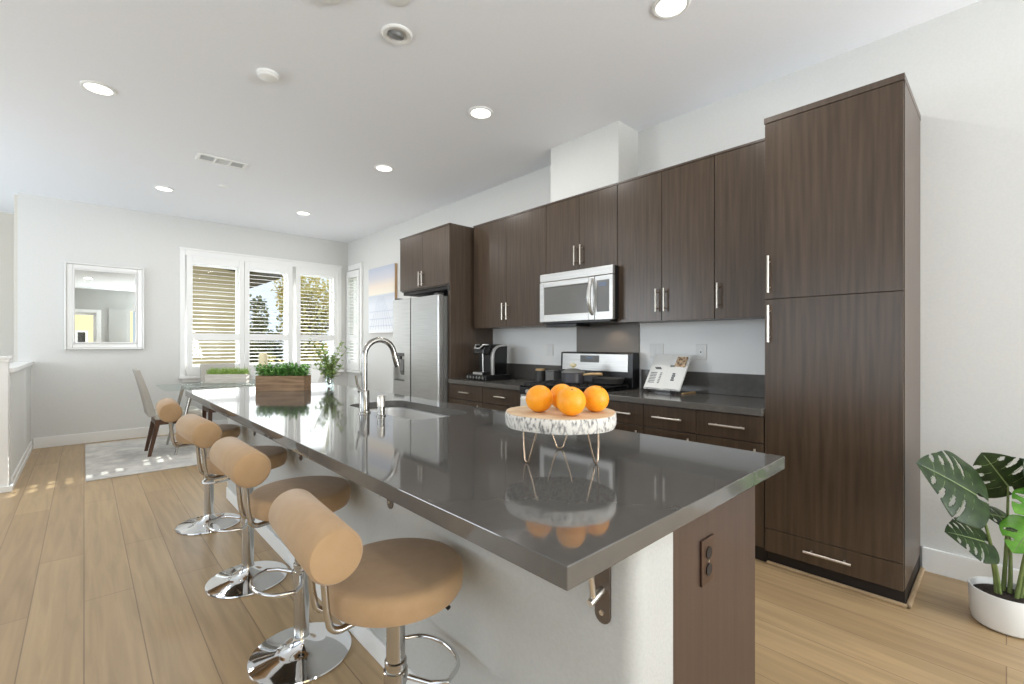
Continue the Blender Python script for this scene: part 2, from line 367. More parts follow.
# thin whiter layer added to brighten the wall below the wall cabinets
struct('trim_7', MB().box(XW - .0004, XW + .001, .948, 2.125, 1.056, 1.446).box(XW - .0004, XW + .001, 2.80, 4.04, 1.056, 1.446), 'splash')
# baseboards
struct('baseboard_far', MB().box(-0.45, XW, YF - .018, YF, 0, .132), 'trim', bevel=.004)
struct('baseboard_right', MB().box(XW - .018, XW, YB, 0.325, 0, .132).box(XW - .018, XW, 5.12, YF - .018, 0, .132), 'trim', bevel=.004)
# half wall and newel post by the stairs
struct('wall_stair', MB().box(-0.58, -0.47, 5.95, YF, 0, 1.02), 'wall')
struct('trim_2', MB().box(-0.605, -0.445, 5.93, YF, 1.02, 1.06), 'trim', bevel=.006)
struct('baseboard_left', MB().box(-0.47, -0.452, 5.84, YF, 0, .05).box(-0.64, -0.452, 5.83, 5.848, 0, .05).box(-0.47, -0.458, 5.96, YF, .05, .10), 'trim', bevel=.003)
struct('trim_3', MB().box(-0.62, -0.478, 5.85, 5.96, 0, 1.14).box(-0.64, -0.462, 5.835, 5.97, 1.14, 1.165).box(-0.63, -0.47, 5.84, 5.97, 1.115, 1.14), 'trim', bevel=.004)
struct('trim_4', MB().box(-3.6, -0.64, 5.86, 5.95, -0.2, 0.0), 'trim')

# ------------------------------------------------------------------ windows with louvred shutters
# casing round the three far windows
mb = MB()
mb.box(1.0, 1.06, YF - .03, YF, .80, 2.62).box(3.27, 3.33, YF - .03, YF, .80, 2.62).box(1.06, 3.27, YF - .03, YF, 2.545, 2.62)
mb.box(0.99, 3.34, YF - .035, YF, 2.62, 2.65).box(0.98, 3.36, YF - .07, YF, .775, .815).box(1.02, 3.31, YF - .025, YF, .72, .775)
struct('trim_5', mb, 'trim', bevel=.004)
def far_window(n, x0, x1):
    o = struct('window_%d' % n, MB().ring((x0, x1, ZS0, ZS1), (x0 + .03, x1 - .03, ZS0 + .03, ZS1 - .03), 'Y', YF + .07, YF + .12), 'trim', bevel=.003)
    MB().box(x0 + .03, x1 - .03, YF + .09, YF + .096, ZS0 + .03, ZS1 - .03).build('pane', 'pane', o)
def shutter(y_front, x0, x1, label, tilt, out, swap=False, cat='shutter'):
    # panel with stiles, top, middle and bottom rails and fixed louvres; out = +1 builds along X, else along Y on the right wall
    cx = (x0 + x1) / 2
    loc = (cx, y_front, .815) if not swap else (y_front, cx, .815)
    t = thing('window_shutter', loc, label, cat, 'louvred shutters over the dining windows')
    def bx(m, a0, a1, d0, d1, z0, z1):
        if not swap: m.box(a0, a1, y_front - d1, y_front - d0, z0, z1)
        else: m.box(y_front - d1, y_front - d0, a0, a1, z0, z1)
    f = MB(); e = .018
    bx(f, x0 - .05, x0 + e, .0, .035, .82, 2.54); bx(f, x1 - e, x1 + .05, .0, .035, .82, 2.54)
    bx(f, x0 + e, x1 - e, .0, .035, 2.43, 2.54); bx(f, x0 + e, x1 - e, .0, .035, .82, .945); bx(f, x0 + e, x1 - e, .0, .035, 1.325, 1.425)
    f.build('shutter_frame', 'trim', t, bevel=.003)
    lv = MB()
    for z0, z1 in ((.945, 1.325), (1.425, 2.43)):
        n = round((z1 - z0) / .058)
        for i in range(n):
            z = z0 + (i + .5) * (z1 - z0) / n
            d = .030; c, s_ = math.cos(tilt) * d, math.sin(tilt) * d; h = .0035
            y = y_front - .017
            prof = [(y - c, z - s_ - h), (y + c, z + s_ - h), (y + c, z + s_ + h), (y - c, z - s_ + h)]
            lv.prism(prof, 'X' if not swap else 'Y', x0 + e, x1 - e)
    lv.build('louvers', 'trim', t)
for i, (a, b_) in enumerate(W3): far_window(i + 1, a, b_)
shutter(YF - .032, 1.125, 1.75, 'white louvred window shutter left of three on the far wall, in front of beige siding', 0.14, 1)
shutter(YF - .032, 1.855, 2.45, 'white louvred window shutter middle of three on the far wall, sky behind it', 0.10, 1)
shutter(YF - .032, 2.61, 3.20, 'white louvred window shutter right of three on the far wall, yellow foliage behind', 0.14, 1)
w4 = struct('window_4', MB().ring((7.56, 7.97, ZS0, ZS1), (7.59, 7.94, ZS0 + .03, ZS1 - .03), 'X', XW + .07, XW + .12), 'trim')
MB().box(XW + .09, XW + .096, 7.59, 7.94, ZS0 + .03, ZS1 - .03).build('pane', 'pane', w4)
struct('trim_6', MB().box(XW - .03, XW, 7.42, 7.49, .80, 2.65).box(XW - .03, XW, 7.49, YF - .07, 2.56, 2.65).box(XW - .06, XW, 7.41, YF - .075, .775, .815), 'trim', bevel=.004)
shutter(XW - .002, 7.56, 7.97, 'narrow white louvred window shutter on the right wall beside the corner', 0.1, 1, True)

# ------------------------------------------------------------------ outdoors
struct('ground', MB().box(-30, 60, 8.8, 60, -3.2, -3.0).box(4.5, 60, -30, 8.8, -3.2, -3.0), 'grass_out')
struct('ground_reflector', MB().box(-12, 8, -9.0, YB - .16, -.25, -.1), 'reflecting_slab')  # unseen pale slab added so the counter edge reflects no green lawn
hs = thing('neighbor_house', (0, 13.0, -3.0), 'beige sided house seen through the left shutter', 'house')
MB().box(-4.0, 2.85, 13.0, 20.0, -3.0, 4.2).build('wall', 'siding', hs)
MB().prism([(-4.6, 4.15), (3.62, 2.92), (3.62, 3.10), (-4.6, 4.9)], 'Y', 12.4, 20.5).build('roof', 'roof', hs)
yh = thing('yellow_house', (0, -9.0, -3.0), 'pale yellow house seen in the mirror through the glass door', 'house')
MB().box(-6.0, 1.5, -12.0, -9.0, -3.0, 3.4).build('wall', 'yellow_house', yh)
wf = MB().ring((-0.25, 0.10, .3, 1.8), (-0.19, 0.04, .36, 1.74), 'Y', -9.0, -8.95).build('window_frame', 'trim', yh)
MB().box(-0.19, 0.04, -9.0, -8.985, .36, 1.74).build('pane', 'grey_dark', wf)
def leaf_quad(bm, mi, p, d, up, L_, w):
    d = d.normalized(); s = d.cross(up)
    if s.length < 1e-4: s = d.cross(Vector((1, 0, 0)))
    s.normalize(); nn = s.cross(d)
    a = bm.verts.new(p); b1 = bm.verts.new(p + d * L_ * .5 + s * w * .5 + nn * L_ * .06); b2 = bm.verts.new(p + d * L_ * .5 - s * w * .5 + nn * L_ * .06); c = bm.verts.new(p + d * L_ - nn * L_ * .05)
    for q in ((a, b1, c), (a, c, b2)):
        f = bm.faces.new(q); f.material_index = mi
def rv(): 
    while True:
        v = Vector((random.uniform(-1, 1), random.uniform(-1, 1), random.uniform(-1, 1)))
        if .05 < v.length < 1: return v
def tree(x, y, zc, rx, rz, n, leaf, mat_, label):
    t = thing('garden_tree', (x, y, -3.0), label, 'tree', 'trees outside the windows')
    tr = MB(); tr.tube([(x, y, -3.0), (x + .05, y, zc - rz * .4), (x, y, zc + rz * .3)], .1, 10, rs=[.16, .11, .04])
    for k in range(7):
        a = k * 2.4; tr.tube([(x, y, zc - rz * .4 + k * .1), (x + math.cos(a) * rx * .7, y + math.sin(a) * rx * .7, zc + rz * (.1 * k - .3))], .03, 6, rs=[.05, .012])
    tr.build('trunk', 'bark_out', t, smooth=True)
    cr_ = MB()
    lumps = [(rv() * .75, random.uniform(.28, .45)) for _ in range(26)]
    for i in range(n):
        c, r_ = random.choice(lumps); v = c + rv().normalized() * r_ * random.uniform(.6, 1)
        p = Vector((x + v.x * rx, y + v.y * rx, zc + v.z * rz)); leaf_quad(cr_.bm, 0, p, rv(), Vector((0, 0, 1)), leaf * random.uniform(.7, 1.3), leaf * .7)
    cr_.build('crown', mat_, t)
tree(3.75, 15.2, .75, .75, 1.9, 6500, .15, 'tree_dark', 'grey green conical tree outside the middle shutter, against the sky')
tree(5.25, 16.8, 3.5, .62, 1.7, 1500, .15, 'tree_yellow', 'tall thin yellow green tree outside between the middle and right shutters')
tree(5.25, 14.6, 1.75, .95, 2.1, 6500, .14, 'tree_yellow', 'dense yellow green tree filling the right shutter')
tree(3.75, 12.4, -.1, .75, 1.1, 4500, .13, 'tree_yellow', 'yellow green shrub outside low behind the middle shutter')
tree(6.4, 12.2, .6, .8, 1.2, 1500, .14, 'tree_green', 'fresh green tree outside the narrow side window')

# ------------------------------------------------------------------ ceiling fittings
def ceiling_light(x, y, label):
    t = thing('recessed_light', (x, y, ZC), label, 'ceiling light', 'recessed ceiling lights')
    MB().lathe([(.098, 0), (.098, -.004), (.09, -.010), (.078, -.008), (.078, -.002), (.07, -.001)], (x, y, ZC), 40).build('trim_ring', 'white', t, smooth=True)
    MB().lathe([(0, -.0035), (.077, -.0035), (.077, -.002), (0, -.002)], (x, y, ZC), 40).build('lens', 'lens', t)
    lamp('can_lamp', 'AREA', (x, y, ZC - .012), (x, y, 0), CAN_W, (1, .975, .94), shape='DISK', size=.14)
for x, y, lb in ((2.295, 1.22, 'lit round recessed ceiling light nearest the tall pantry cabinet'),
                 (2.272, 2.80, 'lit round recessed ceiling light above the aisle facing the microwave'),
                 (2.259, 4.36, 'lit round recessed ceiling light above the aisle facing the refrigerator'),
                 (0.075, 4.376, 'lit round recessed ceiling light at far left, left of the smoke detector'),
                 (0.682, 6.68, 'lit round recessed ceiling light beyond the air vent on its left'),
                 (2.22, 6.615, 'lit round recessed ceiling light deepest in the room near the corner'),
                 (0.08, -1.15, 'lit recessed ceiling light reflected in the wall mirror, upper of two'),
                 (0.12, -3.0, 'lit recessed ceiling light reflected in the wall mirror, lower of two')):
    ceiling_light(x, y, lb)
t = thing('ceiling_eyeball', (1.338, 2.424, ZC), 'unlit recessed eyeball fitting with an angled grey lens, on the ceiling', 'ceiling fitting')
MB().lathe([(.088, 0), (.088, -.005), (.08, -.012), (.06, -.010), (.052, 0.0), (.05, -.001), (.0, -.001)], (1.338, 2.424, ZC), 40).build('trim_ring', 'white', t, smooth=True)
mt = Matrix.Translation((1.335, 2.43, ZC - .004)) @ Matrix.Rotation(.35, 4, 'X')
MB().lathe([(.047, 0.006), (.046, -.008), (.038, -.014), (0, -.016)], (0, 0, 0), 32, mt).build('eyeball', 'grey_mid', t, smooth=True)
def ceil_disc(name, x, y, r, h, label, cat):
    t = thing(name, (x, y, ZC), label, cat)
    MB().lathe([(r, 0), (r, -h * .45), (r * .97, -h * .5)], (x, y, ZC), 36).build('base', 'white', t, smooth=True)
    MB().lathe([(r * .9, -h * .5), (r * .88, -h * .8), (r * .75, -h), (0, -h)], (x, y, ZC), 36).build('cover', 'white', t, smooth=True)
ceil_disc('smoke_detector', .903, 3.37, .068, .034, 'round white smoke detector on the ceiling right of the far left light', 'smoke detector')
ceil_disc('carbon_monoxide_alarm', .925, 2.37, .066, .03, 'round white alarm cut off by the top of the photo, left one', 'alarm')
ceil_disc('ceiling_sensor', 1.2, 2.16, .06, .012, 'flat white ceiling disc at the top edge, right of the alarm', 'ceiling disc')
ceil_disc('ceiling_sprinkler', 1.166, 6.11, .045, .012, 'small flat white sprinkler cover beyond the air vent', 'sprinkler')
t = thing('air_vent', (1.0, 5.28, ZC), 'rectangular white ceiling air vent with three slatted sections', 'air vent')
MB().ring((.79, 1.21, 5.185, 5.375), (.815, 1.185, 5.21, 5.35), 'Z', ZC - .012, ZC).box(.93, .95, 5.21, 5.35, ZC - .012, ZC).box(1.055, 1.075, 5.21, 5.35, ZC - .012, ZC).build('frame', 'white', t, bevel=.002)
MB().box(.815, 1.185, 5.21, 5.35, ZC - .002, ZC - .001).build('duct_opening', 'black', t)
mb = MB()
for i in range(9):
    for (a, b_) in ((.815, .93), (1.075, 1.185)):
        x = a + (i + .5) * (b_ - a) / 9; mb.box(x - .0018, x + .0018, 5.21, 5.35, ZC - .006, ZC - .002)
    y = 5.21 + (i + .5) * .14 / 9; mb.box(.95, 1.055, y - .002, y + .002, ZC - .006, ZC - .002)
mb.build('slats', 'white', t)

# ------------------------------------------------------------------ far wall mirror, canvas
t = thing('wall_mirror', (.21, YF, 1.2), 'square mirror in a wide silver white frame on the far wall', 'mirror')
mb = MB()
x0, x1, z0, z1 = -.18, .60, 1.20, 2.298
for (ax0, ax1, az0, az1, d0) in ((x0, x1, z0, z1, .030), ):
    mb.ring((x0, x1, z0, z1), (x0 + .02, x1 - .02, z0 + .02, z1 - .02), 'Y', YF - .045, YF - .001)
    mb.ring((x0 + .02, x1 - .02, z0 + .02, z1 - .02), (x0 + .075, x1 - .075, z0 + .075, z1 - .075), 'Y', YF - .032, YF - .001)
    mb.ring((x0 + .075, x1 - .075, z0 + .075, z1 - .075), (x0 + .095, x1 - .095, z0 + .095, z1 - .095), 'Y', YF - .040, YF - .001)
mb.build('frame', 'frame_silver', t, bevel=.006)
MB().box(x0 + .095, x1 - .095, YF - .020, YF - .004, z0 + .095, z1 - .095).build('mirror_glass', 'mirror', t)
t = thing('canvas_picture', (3.42, 6.69, 1.445), 'canvas print of a pier at sunset on the right wall above the island end', 'picture')
o = MB().box(3.418, 3.459, 6.258, 7.118, 1.445, 2.485).build('stretcher', 'canvas_edge', t)
o = MB().box(3.414, 3.418, 6.258, 7.118, 1.445, 2.485).build('print', 'canvas', t, loc=None)
MB_ = MB()
for k in range(9):
    yy = 6.30 + k * .095; MB_.prism([(yy, 1.50), (yy + .012, 1.50), (6.69 + (k - 4) * .02 + .004, 2.02), (6.69 + (k - 4) * .02, 2.02)], 'X', 3.4125, 3.414)
for z in (1.55, 1.66, 1.78): MB_.box(3.4125, 3.414, 6.30, 7.08, z, z + .012)
MB_.box(3.4125, 3.414, 6.26, 7.116, 2.02, 2.04)
MB_.build('pier', 'pier', t)
# canvas gradient is in object space: map local z (0..1.04)
o['label'] = 'sunset sky printed canvas face'

# ------------------------------------------------------------------ kitchen cabinets on the right wall
XP, XU, XB = 2.86, 3.13, 2.86
def slab_door(mb, x, y0, y1, z0, z1, g=.0018):
    return mb.box(x, x + .02, y0 + g, y1 - g, z0 + g, z1 - g)
# tall pantry
t = thing('pantry_cabinet', (3.16, .638, 0), 'tall dark wood pantry cabinet with two doors and a bottom drawer', 'cabinet')
MB().box(XP + .0205, XW - .001, .331, .946, .09, 2.562).build('body', 'cabinet_side', t, bevel=.001)
MB().box(XP - .004, XW - .001, .329, .948, 2.530, 2.5625).build('crown', 'cabinet_side', t, bevel=.002)
dd = slab_door(MB(), XP, .333, .946, 1.5245, 2.530).build('door', 'cabinet', t, bevel=.0015)
pull_x(MB(), XP, .918, 1.665, .21, True).build('handle', 'nickel', dd, smooth=True)
dd = slab_door(MB(), XP, .333, .946, .2175, 1.5245).build('door', 'cabinet', t, bevel=.0015)
pull_x(MB(), XP, .918, 1.385, .21, True).build('handle', 'nickel', dd, smooth=True)
dd = slab_door(MB(), XP, .333, .946, .085, .2175).build('drawer', 'cabinet', t, bevel=.0015)
pull_x(MB(), XP, .640, .155, .21, False).build('handle', 'nickel', dd, smooth=True)
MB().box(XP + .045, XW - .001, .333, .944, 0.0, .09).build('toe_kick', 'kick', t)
MB().box(XP + .027, XP + .045, .31, .946, 0, .018).box(XP + .027, XW - .002, .31, .331, 0, .018).build('shoe_molding', 'molding', t, bevel=.006)
# wall cabinets
def wall_cab(y0, y1, z0, z1, x, doors, label, hz, hl=.17):
    t = thing('wall_cabinet', (x + .15, (y0 + y1) / 2, z0), label, 'cabinet', 'dark wood wall cabinets')
    MB().box(x + .0205, XW - .001, y0 + .0005, y1 - .0005, z0, z1).build('body', 'cabinet_side', t)
    MB().box(x - .004, XW - .001, y0 + .0005, y1 - .0005, z1 - .014, z1 + .0005).build('top_trim', 'cabinet_side', t)
    for a, b_, hy in doors:
        dd = slab_door(MB(), x, a, b_, z0 - .006, z1 - .014).build('door', 'cabinet', t, bevel=.0015)
        pull_x(MB(), x, hy, hz, hl, True).build('handle', 'nickel', dd, smooth=True)
    return t
ZU0, ZU1 = 1.445, 2.562
wall_cab(2.9025, 3.985, ZU0, ZU1, XU, ((2.9025, 3.452, 3.42), (3.452, 3.985, 3.484)), 'dark wood two door wall cabinet above the coffee maker', 1.60)
wall_cab(2.126, 2.9015, 1.905, ZU1, XU, ((2.126, 2.513, 2.48), (2.513, 2.9015, 2.546)), 'short dark wood two door wall cabinet above the microwave', 2.035)
wall_cab(1.349, 2.125, ZU0, ZU1, XU, ((1.349, 1.738, 1.705), (1.738, 2.125, 1.771)), 'dark wood two door wall cabinet right of the microwave', 1.595)
wall_cab(.9475, 1.348, ZU0, ZU1, XU, ((.9475, 1.348, 1.318),), 'narrow single door dark wood wall cabinet beside the pantry', 1.595)
# light rail under the upper cabinets
t = thing('refrigerator_cabinet', (3.1, 4.57, 0), 'deep dark wood cabinet over the refrigerator with a full height side panel', 'cabinet')
MB().box(2.875, XW - .001, 4.082, 5.095, 1.905, 2.562).build('body', 'cabinet_side', t)
MB().box(2.848, XW - .001, 4.041, 5.097, 2.548, 2.5625).build('top_trim', 'cabinet_side', t)
MB().box(2.862, XW - .001, 4.042, 4.080, 0.0, 2.548).build('side_panel', 'cabinet_side', t, bevel=.001)
for a, b_, hy in ((4.045, 4.585, 4.553), (4.585, 5.094, 4.617)):
    dd = slab_door(MB(), 2.853, a, b_, 1.915, 2.547).build('door', 'cabinet', t, bevel=.0015)
    pull_x(MB(), 2.853, hy, 2.02, .17, True).build('handle', 'nickel', dd, smooth=True)
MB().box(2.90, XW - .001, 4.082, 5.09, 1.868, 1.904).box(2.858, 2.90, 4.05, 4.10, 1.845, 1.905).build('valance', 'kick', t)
# base cabinets
def base_cab(y0, y1, label, hl=.20):
    t = thing('base_cabinet', (3.15, (y0 + y1) / 2, 0), label, 'cabinet', 'dark wood base cabinets')
    MB().box(XB + .0205, XW - .001, y0 + .0005, y1 - .0005, .09, .857).build('body', 'cabinet_side', t)
    MB().box(XB + .05, XW - .001, y0 + .0005, y1 - .0005, 0, .09).build('toe_kick', 'kick', t)
    dd = slab_door(MB(), XB, y0, y1, .697, .850).build('drawer', 'cabinet', t, bevel=.0015)
    c = (y0 + y1) / 2
    pull_x(MB(), XB, c, .775, hl, False).build('handle', 'nickel', dd, smooth=True)
    dd = slab_door(MB(), XB, y0, y1, .098, .693).build('door', 'cabinet', t, bevel=.0015)
    pull_x(MB(), XB, y0 + .04, .58, .17, True).build('handle', 'nickel', dd, smooth=True)
base_cab(.949, 1.349, 'dark wood base cabinet with drawer touching the pantry', .21)
base_cab(1.350, 1.728, 'dark wood base cabinet with drawer below the cookbook', .21)
base_cab(1.729, 2.095, 'dark wood base cabinet with drawer just right of the stove')
base_cab(2.925, 3.5, 'dark wood base cabinet with drawer just left of the stove', .16)
base_cab(3.501, 4.04, 'dark wood base cabinet with drawer beside the refrigerator panel', .16)
def counter(y0, y1, label):
    t = thing('countertop', (3.14, (y0 + y1) / 2, .8575), label, 'countertop', 'grey stone worktops on the wall side')
    MB().box(2.826, XW - .001, y0, y1, .8575, .8975).build('slab', 'quartz2', t, bevel=.003)
    MB().box(3.435, XW - .001, y0, y1, .898, 1.056).build('backsplash', 'quartz2', t, bevel=.002)
counter(.949, 2.095, 'grey stone worktop between the pantry and the stove')
counter(2.925, 4.04, 'grey stone worktop under the coffee maker')
tag(MB().box(XW - .012, XW - .0005, 2.125, 2.80, .9, 1.464).build('backsplash_panel', 'splash_panel', bevel=.001, loc=(XW, 2.45, .9)), 'dark grey metal backsplash panel on the wall behind the stove', 'backsplash')
# wall plates
def outlet(y, z, w, label, kind):
    t = thing('wall_outlet', (XW, y, z), label, 'outlet', 'white wall outlets above the worktops')
    MB().box(XW - .008, XW - .0002, y - w / 2, y + w / 2, z - .06, z + .06).build('plate', 'white', t, bevel=.003)
    for k in range(kind):
        yy = y + (k - (kind - 1) / 2) * .046
        MB().box(XW - .011, XW - .008, yy - .016, yy + .016, z - .033, z + .033).build('socket', 'trim', t, bevel=.002)
        if kind == 1: MB().box(XW - .012, XW - .011, yy - .005, yy + .005, z - .005, z + .005).build('jack', 'grey_dark', t)
outlet(1.965, 1.212, .125, 'white double wall outlet partly behind the cookbook', 2)
outlet(1.59, 1.208, .085, 'white wall outlet plate right of the cookbook', 1)
outlet(3.15, 1.21, .09, 'white wall outlet plate left of the stove', 2)

# ------------------------------------------------------------------ microwave
t = thing('microwave', (3.2, 2.51, 1.466), 'stainless steel microwave under the short wall cabinet', 'microwave')
my0, my1, mx, mz0, mz1 = 2.108, 2.898, 3.045, 1.466, 1.897
MB().box(mx + .03, XU + .019, my0 + .004, my1 - .004, mz0 + .012, mz1).box(XU + .019, XW - .014, my0 + .022, my1 - .004, mz0 + .012, mz1).build('body', 'black', t, bevel=.002)
MB().box(mx, mx + .03, my0, my1, 1.826, mz1).build('vent_grille', 'steel_h', t, bevel=.004)
dd = MB().ring((2.285, my1, mz0, 1.822), (2.345, my1 - .05, 1.53, 1.775), 'X', mx - .004, mx + .03).build('door', 'steel_h', t, bevel=.004)
MB().box(mx + .002, mx + .02, 2.345, my1 - .05, 1.53, 1.775).build('window', 'grey_glass', dd)
MB().tube([(mx, 2.305, 1.512), (mx - .03, 2.305, 1.535), (mx - .05, 2.305, 1.60), (mx - .055, 2.305, 1.65), (mx - .05, 2.305, 1.70), (mx - .03, 2.305, 1.775), (mx, 2.305, 1.80)], .014, 12, rs=[.012, .014, .017, .019, .017, .014, .012]).build('handle', 'steel_h', dd, smooth=True)
cp = MB().box(mx - .002, mx + .03, my0, 2.282, mz0, 1.822).build('control_panel', 'steel_h', t, bevel=.003)
MB().box(mx - .004, mx, 2.142, 2.262, 1.53, 1.785).build('keypad', 'grey_mid', cp)
MB().box(mx - .0055, mx - .003, 2.165, 2.24, 1.735, 1.768).build('display', 'display', cp)
MB().box(mx + .01, XW - .014, my0 + .03, my1 - .02, mz0 - .018, mz0 + .012).box(mx + .03, mx + .22, 2.50, my1 - .05, mz0 - .045, mz0 - .018).build('underside', 'black', t, bevel=.003)
lamp('hood_lamp', 'SPOT', (3.32, 2.33, 1.44), (3.42, 2.33, 1.0), HOOD_W, (1, .78, .55), spot_size=2.2, spot_blend=.6, shadow_soft_size=.03)

# ------------------------------------------------------------------ stove
t = thing('gas_stove', (3.1, 2.51, 0), 'stainless gas stove with a raised control backguard and black grates', 'stove')
ry0, ry1 = 2.105, 2.915
MB().box(2.84, XW - .014, ry0, ry1, .05, .895).build('body', 'black', t, bevel=.003)
dd = MB().box(2.81, 2.84, ry0 + .005, ry1 - .005, .25, .828).build('oven_door', 'steel_h', t, bevel=.004)
MB().box(2.806, 2.812, ry0 + .1, ry1 - .1, .36, .66).build('window', 'black_gloss', dd)
MB().tube([(2.765, ry0 + .06, .800), (2.765, ry1 - .06, .800)], .012).tube([(2.765, ry0 + .1, .800), (2.812, ry0 + .1, .800)], .008).tube([(2.765, ry1 - .1, .800), (2.812, ry1 - .1, .800)], .008).build('handle', 'steel_h', dd, smooth=True)
fp = MB().box(2.80, 2.84, ry0 + .002, ry1 - .002, .832, .895).build('front_panel', 'black', t, bevel=.004)
for k in range(5):
    y = ry0 + .12 + k * (ry1 - ry0 - .24) / 4
    MB().tube([(2.80, y, .864), (2.775, y, .864)], .02, 16).build('knob', 'steel_h', fp, smooth=True)
MB().box(2.805, 3.33, ry0 + .002, ry1 - .002, .895, .908).build('cooktop', 'black_gloss', t, bevel=.003)
for (gy0, gy1) in ((ry0 + .03, 2.375), (2.38, 2.64), (2.645, ry1 - .03)):
    g = MB(); z = .935
    for x in (2.84, 2.96, 3.08, 3.20, 3.30): g.box(x - .006, x + .006, gy0, gy1, z - .012, z)
    for k in range(4):
        y = gy0 + .006 + k * (gy1 - gy0 - .012) / 3; g.box(2.834, 3.306, y - .006, y + .006, z - .012, z)
    for x in (2.84, 3.30):
        for y in (gy0 + .006, gy1 - .006): g.box(x - .007, x + .007, y - .007, y + .007, .907, z - .01)
    g.build('grate', 'iron', t, bevel=.002)
for (x, y) in ((2.94, 2.25), (3.2, 2.25), (3.07, 2.51), (2.94, 2.77), (3.2, 2.77)):
    MB().lathe([(.045, 0), (.045, .006), (.03, .012), (0, .013)], (x, y, .908), 24).build('burner', 'iron', t, smooth=True)
bg_ = MB().prism([(3.335, .895), (3.345, 1.19), (3.36, 1.197), (3.44, 1.197), (3.44, .895)], 'Y', ry0 + .01, ry1 - .01).build('backguard', 'black', t, bevel=.004)
def gx(z): return 3.335 + (z - .895) / .295 * .010
MB().prism([(gx(1.032) - .006, 1.032), (gx(1.182) - .006, 1.182), (gx(1.182) + .002, 1.182), (gx(1.032) + .002, 1.032)], 'Y', ry0 + .055, ry1 - .035).build('control_panel', 'steel_h', bg_, bevel=.002)
MB().prism([(gx(1.105) - .008, 1.105), (gx(1.168) - .008, 1.168), (gx(1.168), 1.168), (gx(1.105), 1.105)], 'Y', 2.455, 2.665).build('keypad', 'grey_mid', bg_)
MB().prism([(gx(1.135) - .0095, 1.135), (gx(1.158) - .0095, 1.158), (gx(1.158), 1.158), (gx(1.135), 1.135)], 'Y', 2.525, 2.595).build('display', 'display', bg_)
# saucepan with glass lid, frying pan, cloth
cx, cy, cz = 3.07, 2.53, .935
t = thing('saucepan', (cx, cy, cz), 'grey saucepan with a lid on the stove behind the oranges', 'saucepan')
MB().lathe([(0, 0), (.085, 0), (.095, .01), (.097, .085), (.1, .088), (.097, .09), (.09, .088), (.088, .012), (0, .01)], (cx, cy, cz), 36).build('body', 'pot_metal', t, smooth=True)
ld = MB().lathe([(.1, .090), (.1, .094), (.09, .104), (.05, .122), (0, .128), ], (cx, cy, cz), 36).build('lid', 'grey_mid', t, smooth=True)
MB().lathe([(.012, .126), (.012, .138), (.028, .146), (.03, .158), (.02, .168), (0, .170)], (cx, cy, cz), 24).build('knob', 'cream', ld, smooth=True)
MB().tube([(cx + .02, cy - .09, cz + .075), (cx + .03, cy - .17, cz + .085), (cx + .04, cy - .27, cz + .088)], .011, 10, rs=[.008, .011, .012]).build('handle', 'wood_light', t, smooth=True)
t = thing('frying_pan', (3.19, 2.25, .935), 'shallow dark frying pan on the right back burner', 'frying pan')
MB().lathe([(0, 0), (.10, 0), (.125, .012), (.135, .05), (.138, .053), (.133, .054), (.122, .02), (.10, .008), (0, .006)], (3.185, 2.255, .935), 36).build('body', 'grey_dark', t, smooth=True)
tw = MB(); rows = []
prof_t = [(2.789, .60), (2.7875, .70), (2.784, .79)] + [(2.765 - .019 * math.cos(PI - a), .800 + .019 * math.sin(a)) for a in [i * PI / 6 for i in range(7)]] + [(2.744, .70), (2.742, .60), (2.741, .50)]
for i in range(11):
    y = 2.70 + .14 * i / 10; rows.append([tw.bm.verts.new((x + (.003 * math.sin(i * 1.7) if k > 9 else 0), y, z)) for k, (x, z) in enumerate(prof_t)])
for A, B in zip(rows, rows[1:]):
    for k in range(len(A) - 1): tw.bm.faces.new([A[k], A[k + 1], B[k + 1], B[k]])
o = tw.build('dish_towel', 'white_linen', loc=(2.765, 2.77, .8)); sl = o.modifiers.new('thick', 'SOLIDIFY'); sl.thickness = .004; sl.offset = 1
tag(o, 'white dish towel hanging over the stove front behind the oranges', 'towel')

# canisters
for (x, y, w, h, mt_, lb) in ((3.37, 3.20, .05, .118, 'grey_dark', 'dark round canister on the worktop left of the stove'), (3.36, 3.02, .055, .115, 'grey_mid', 'grey square canister beside the stove, right of the dark one')):
    t = thing('canister', (x, y, .898), lb, 'canister')
    if mt_ == 'grey_dark':
        MB().lathe([(0, 0), (w, 0), (w, h * .9), (w - .004, h * .92)], (x, y, .898), 32).build('body', mt_, t, smooth=True)
        MB().lathe([(w + .002, h * .9), (w + .002, h), (w - .006, h + .006), (0, h + .006)], (x, y, .898), 32).build('lid', 'wood_light', t, smooth=True)
    else:
        MB().box(x - w, x + w, y - w, y + w, .898, .898 + h * .88).build('body', mt_, t, bevel=.008)
        MB().box(x - w - .002, x + w + .002, y - w - .002, y + w + .002, .898 + h * .89, .898 + h).build('lid', mt_, t, bevel=.004)
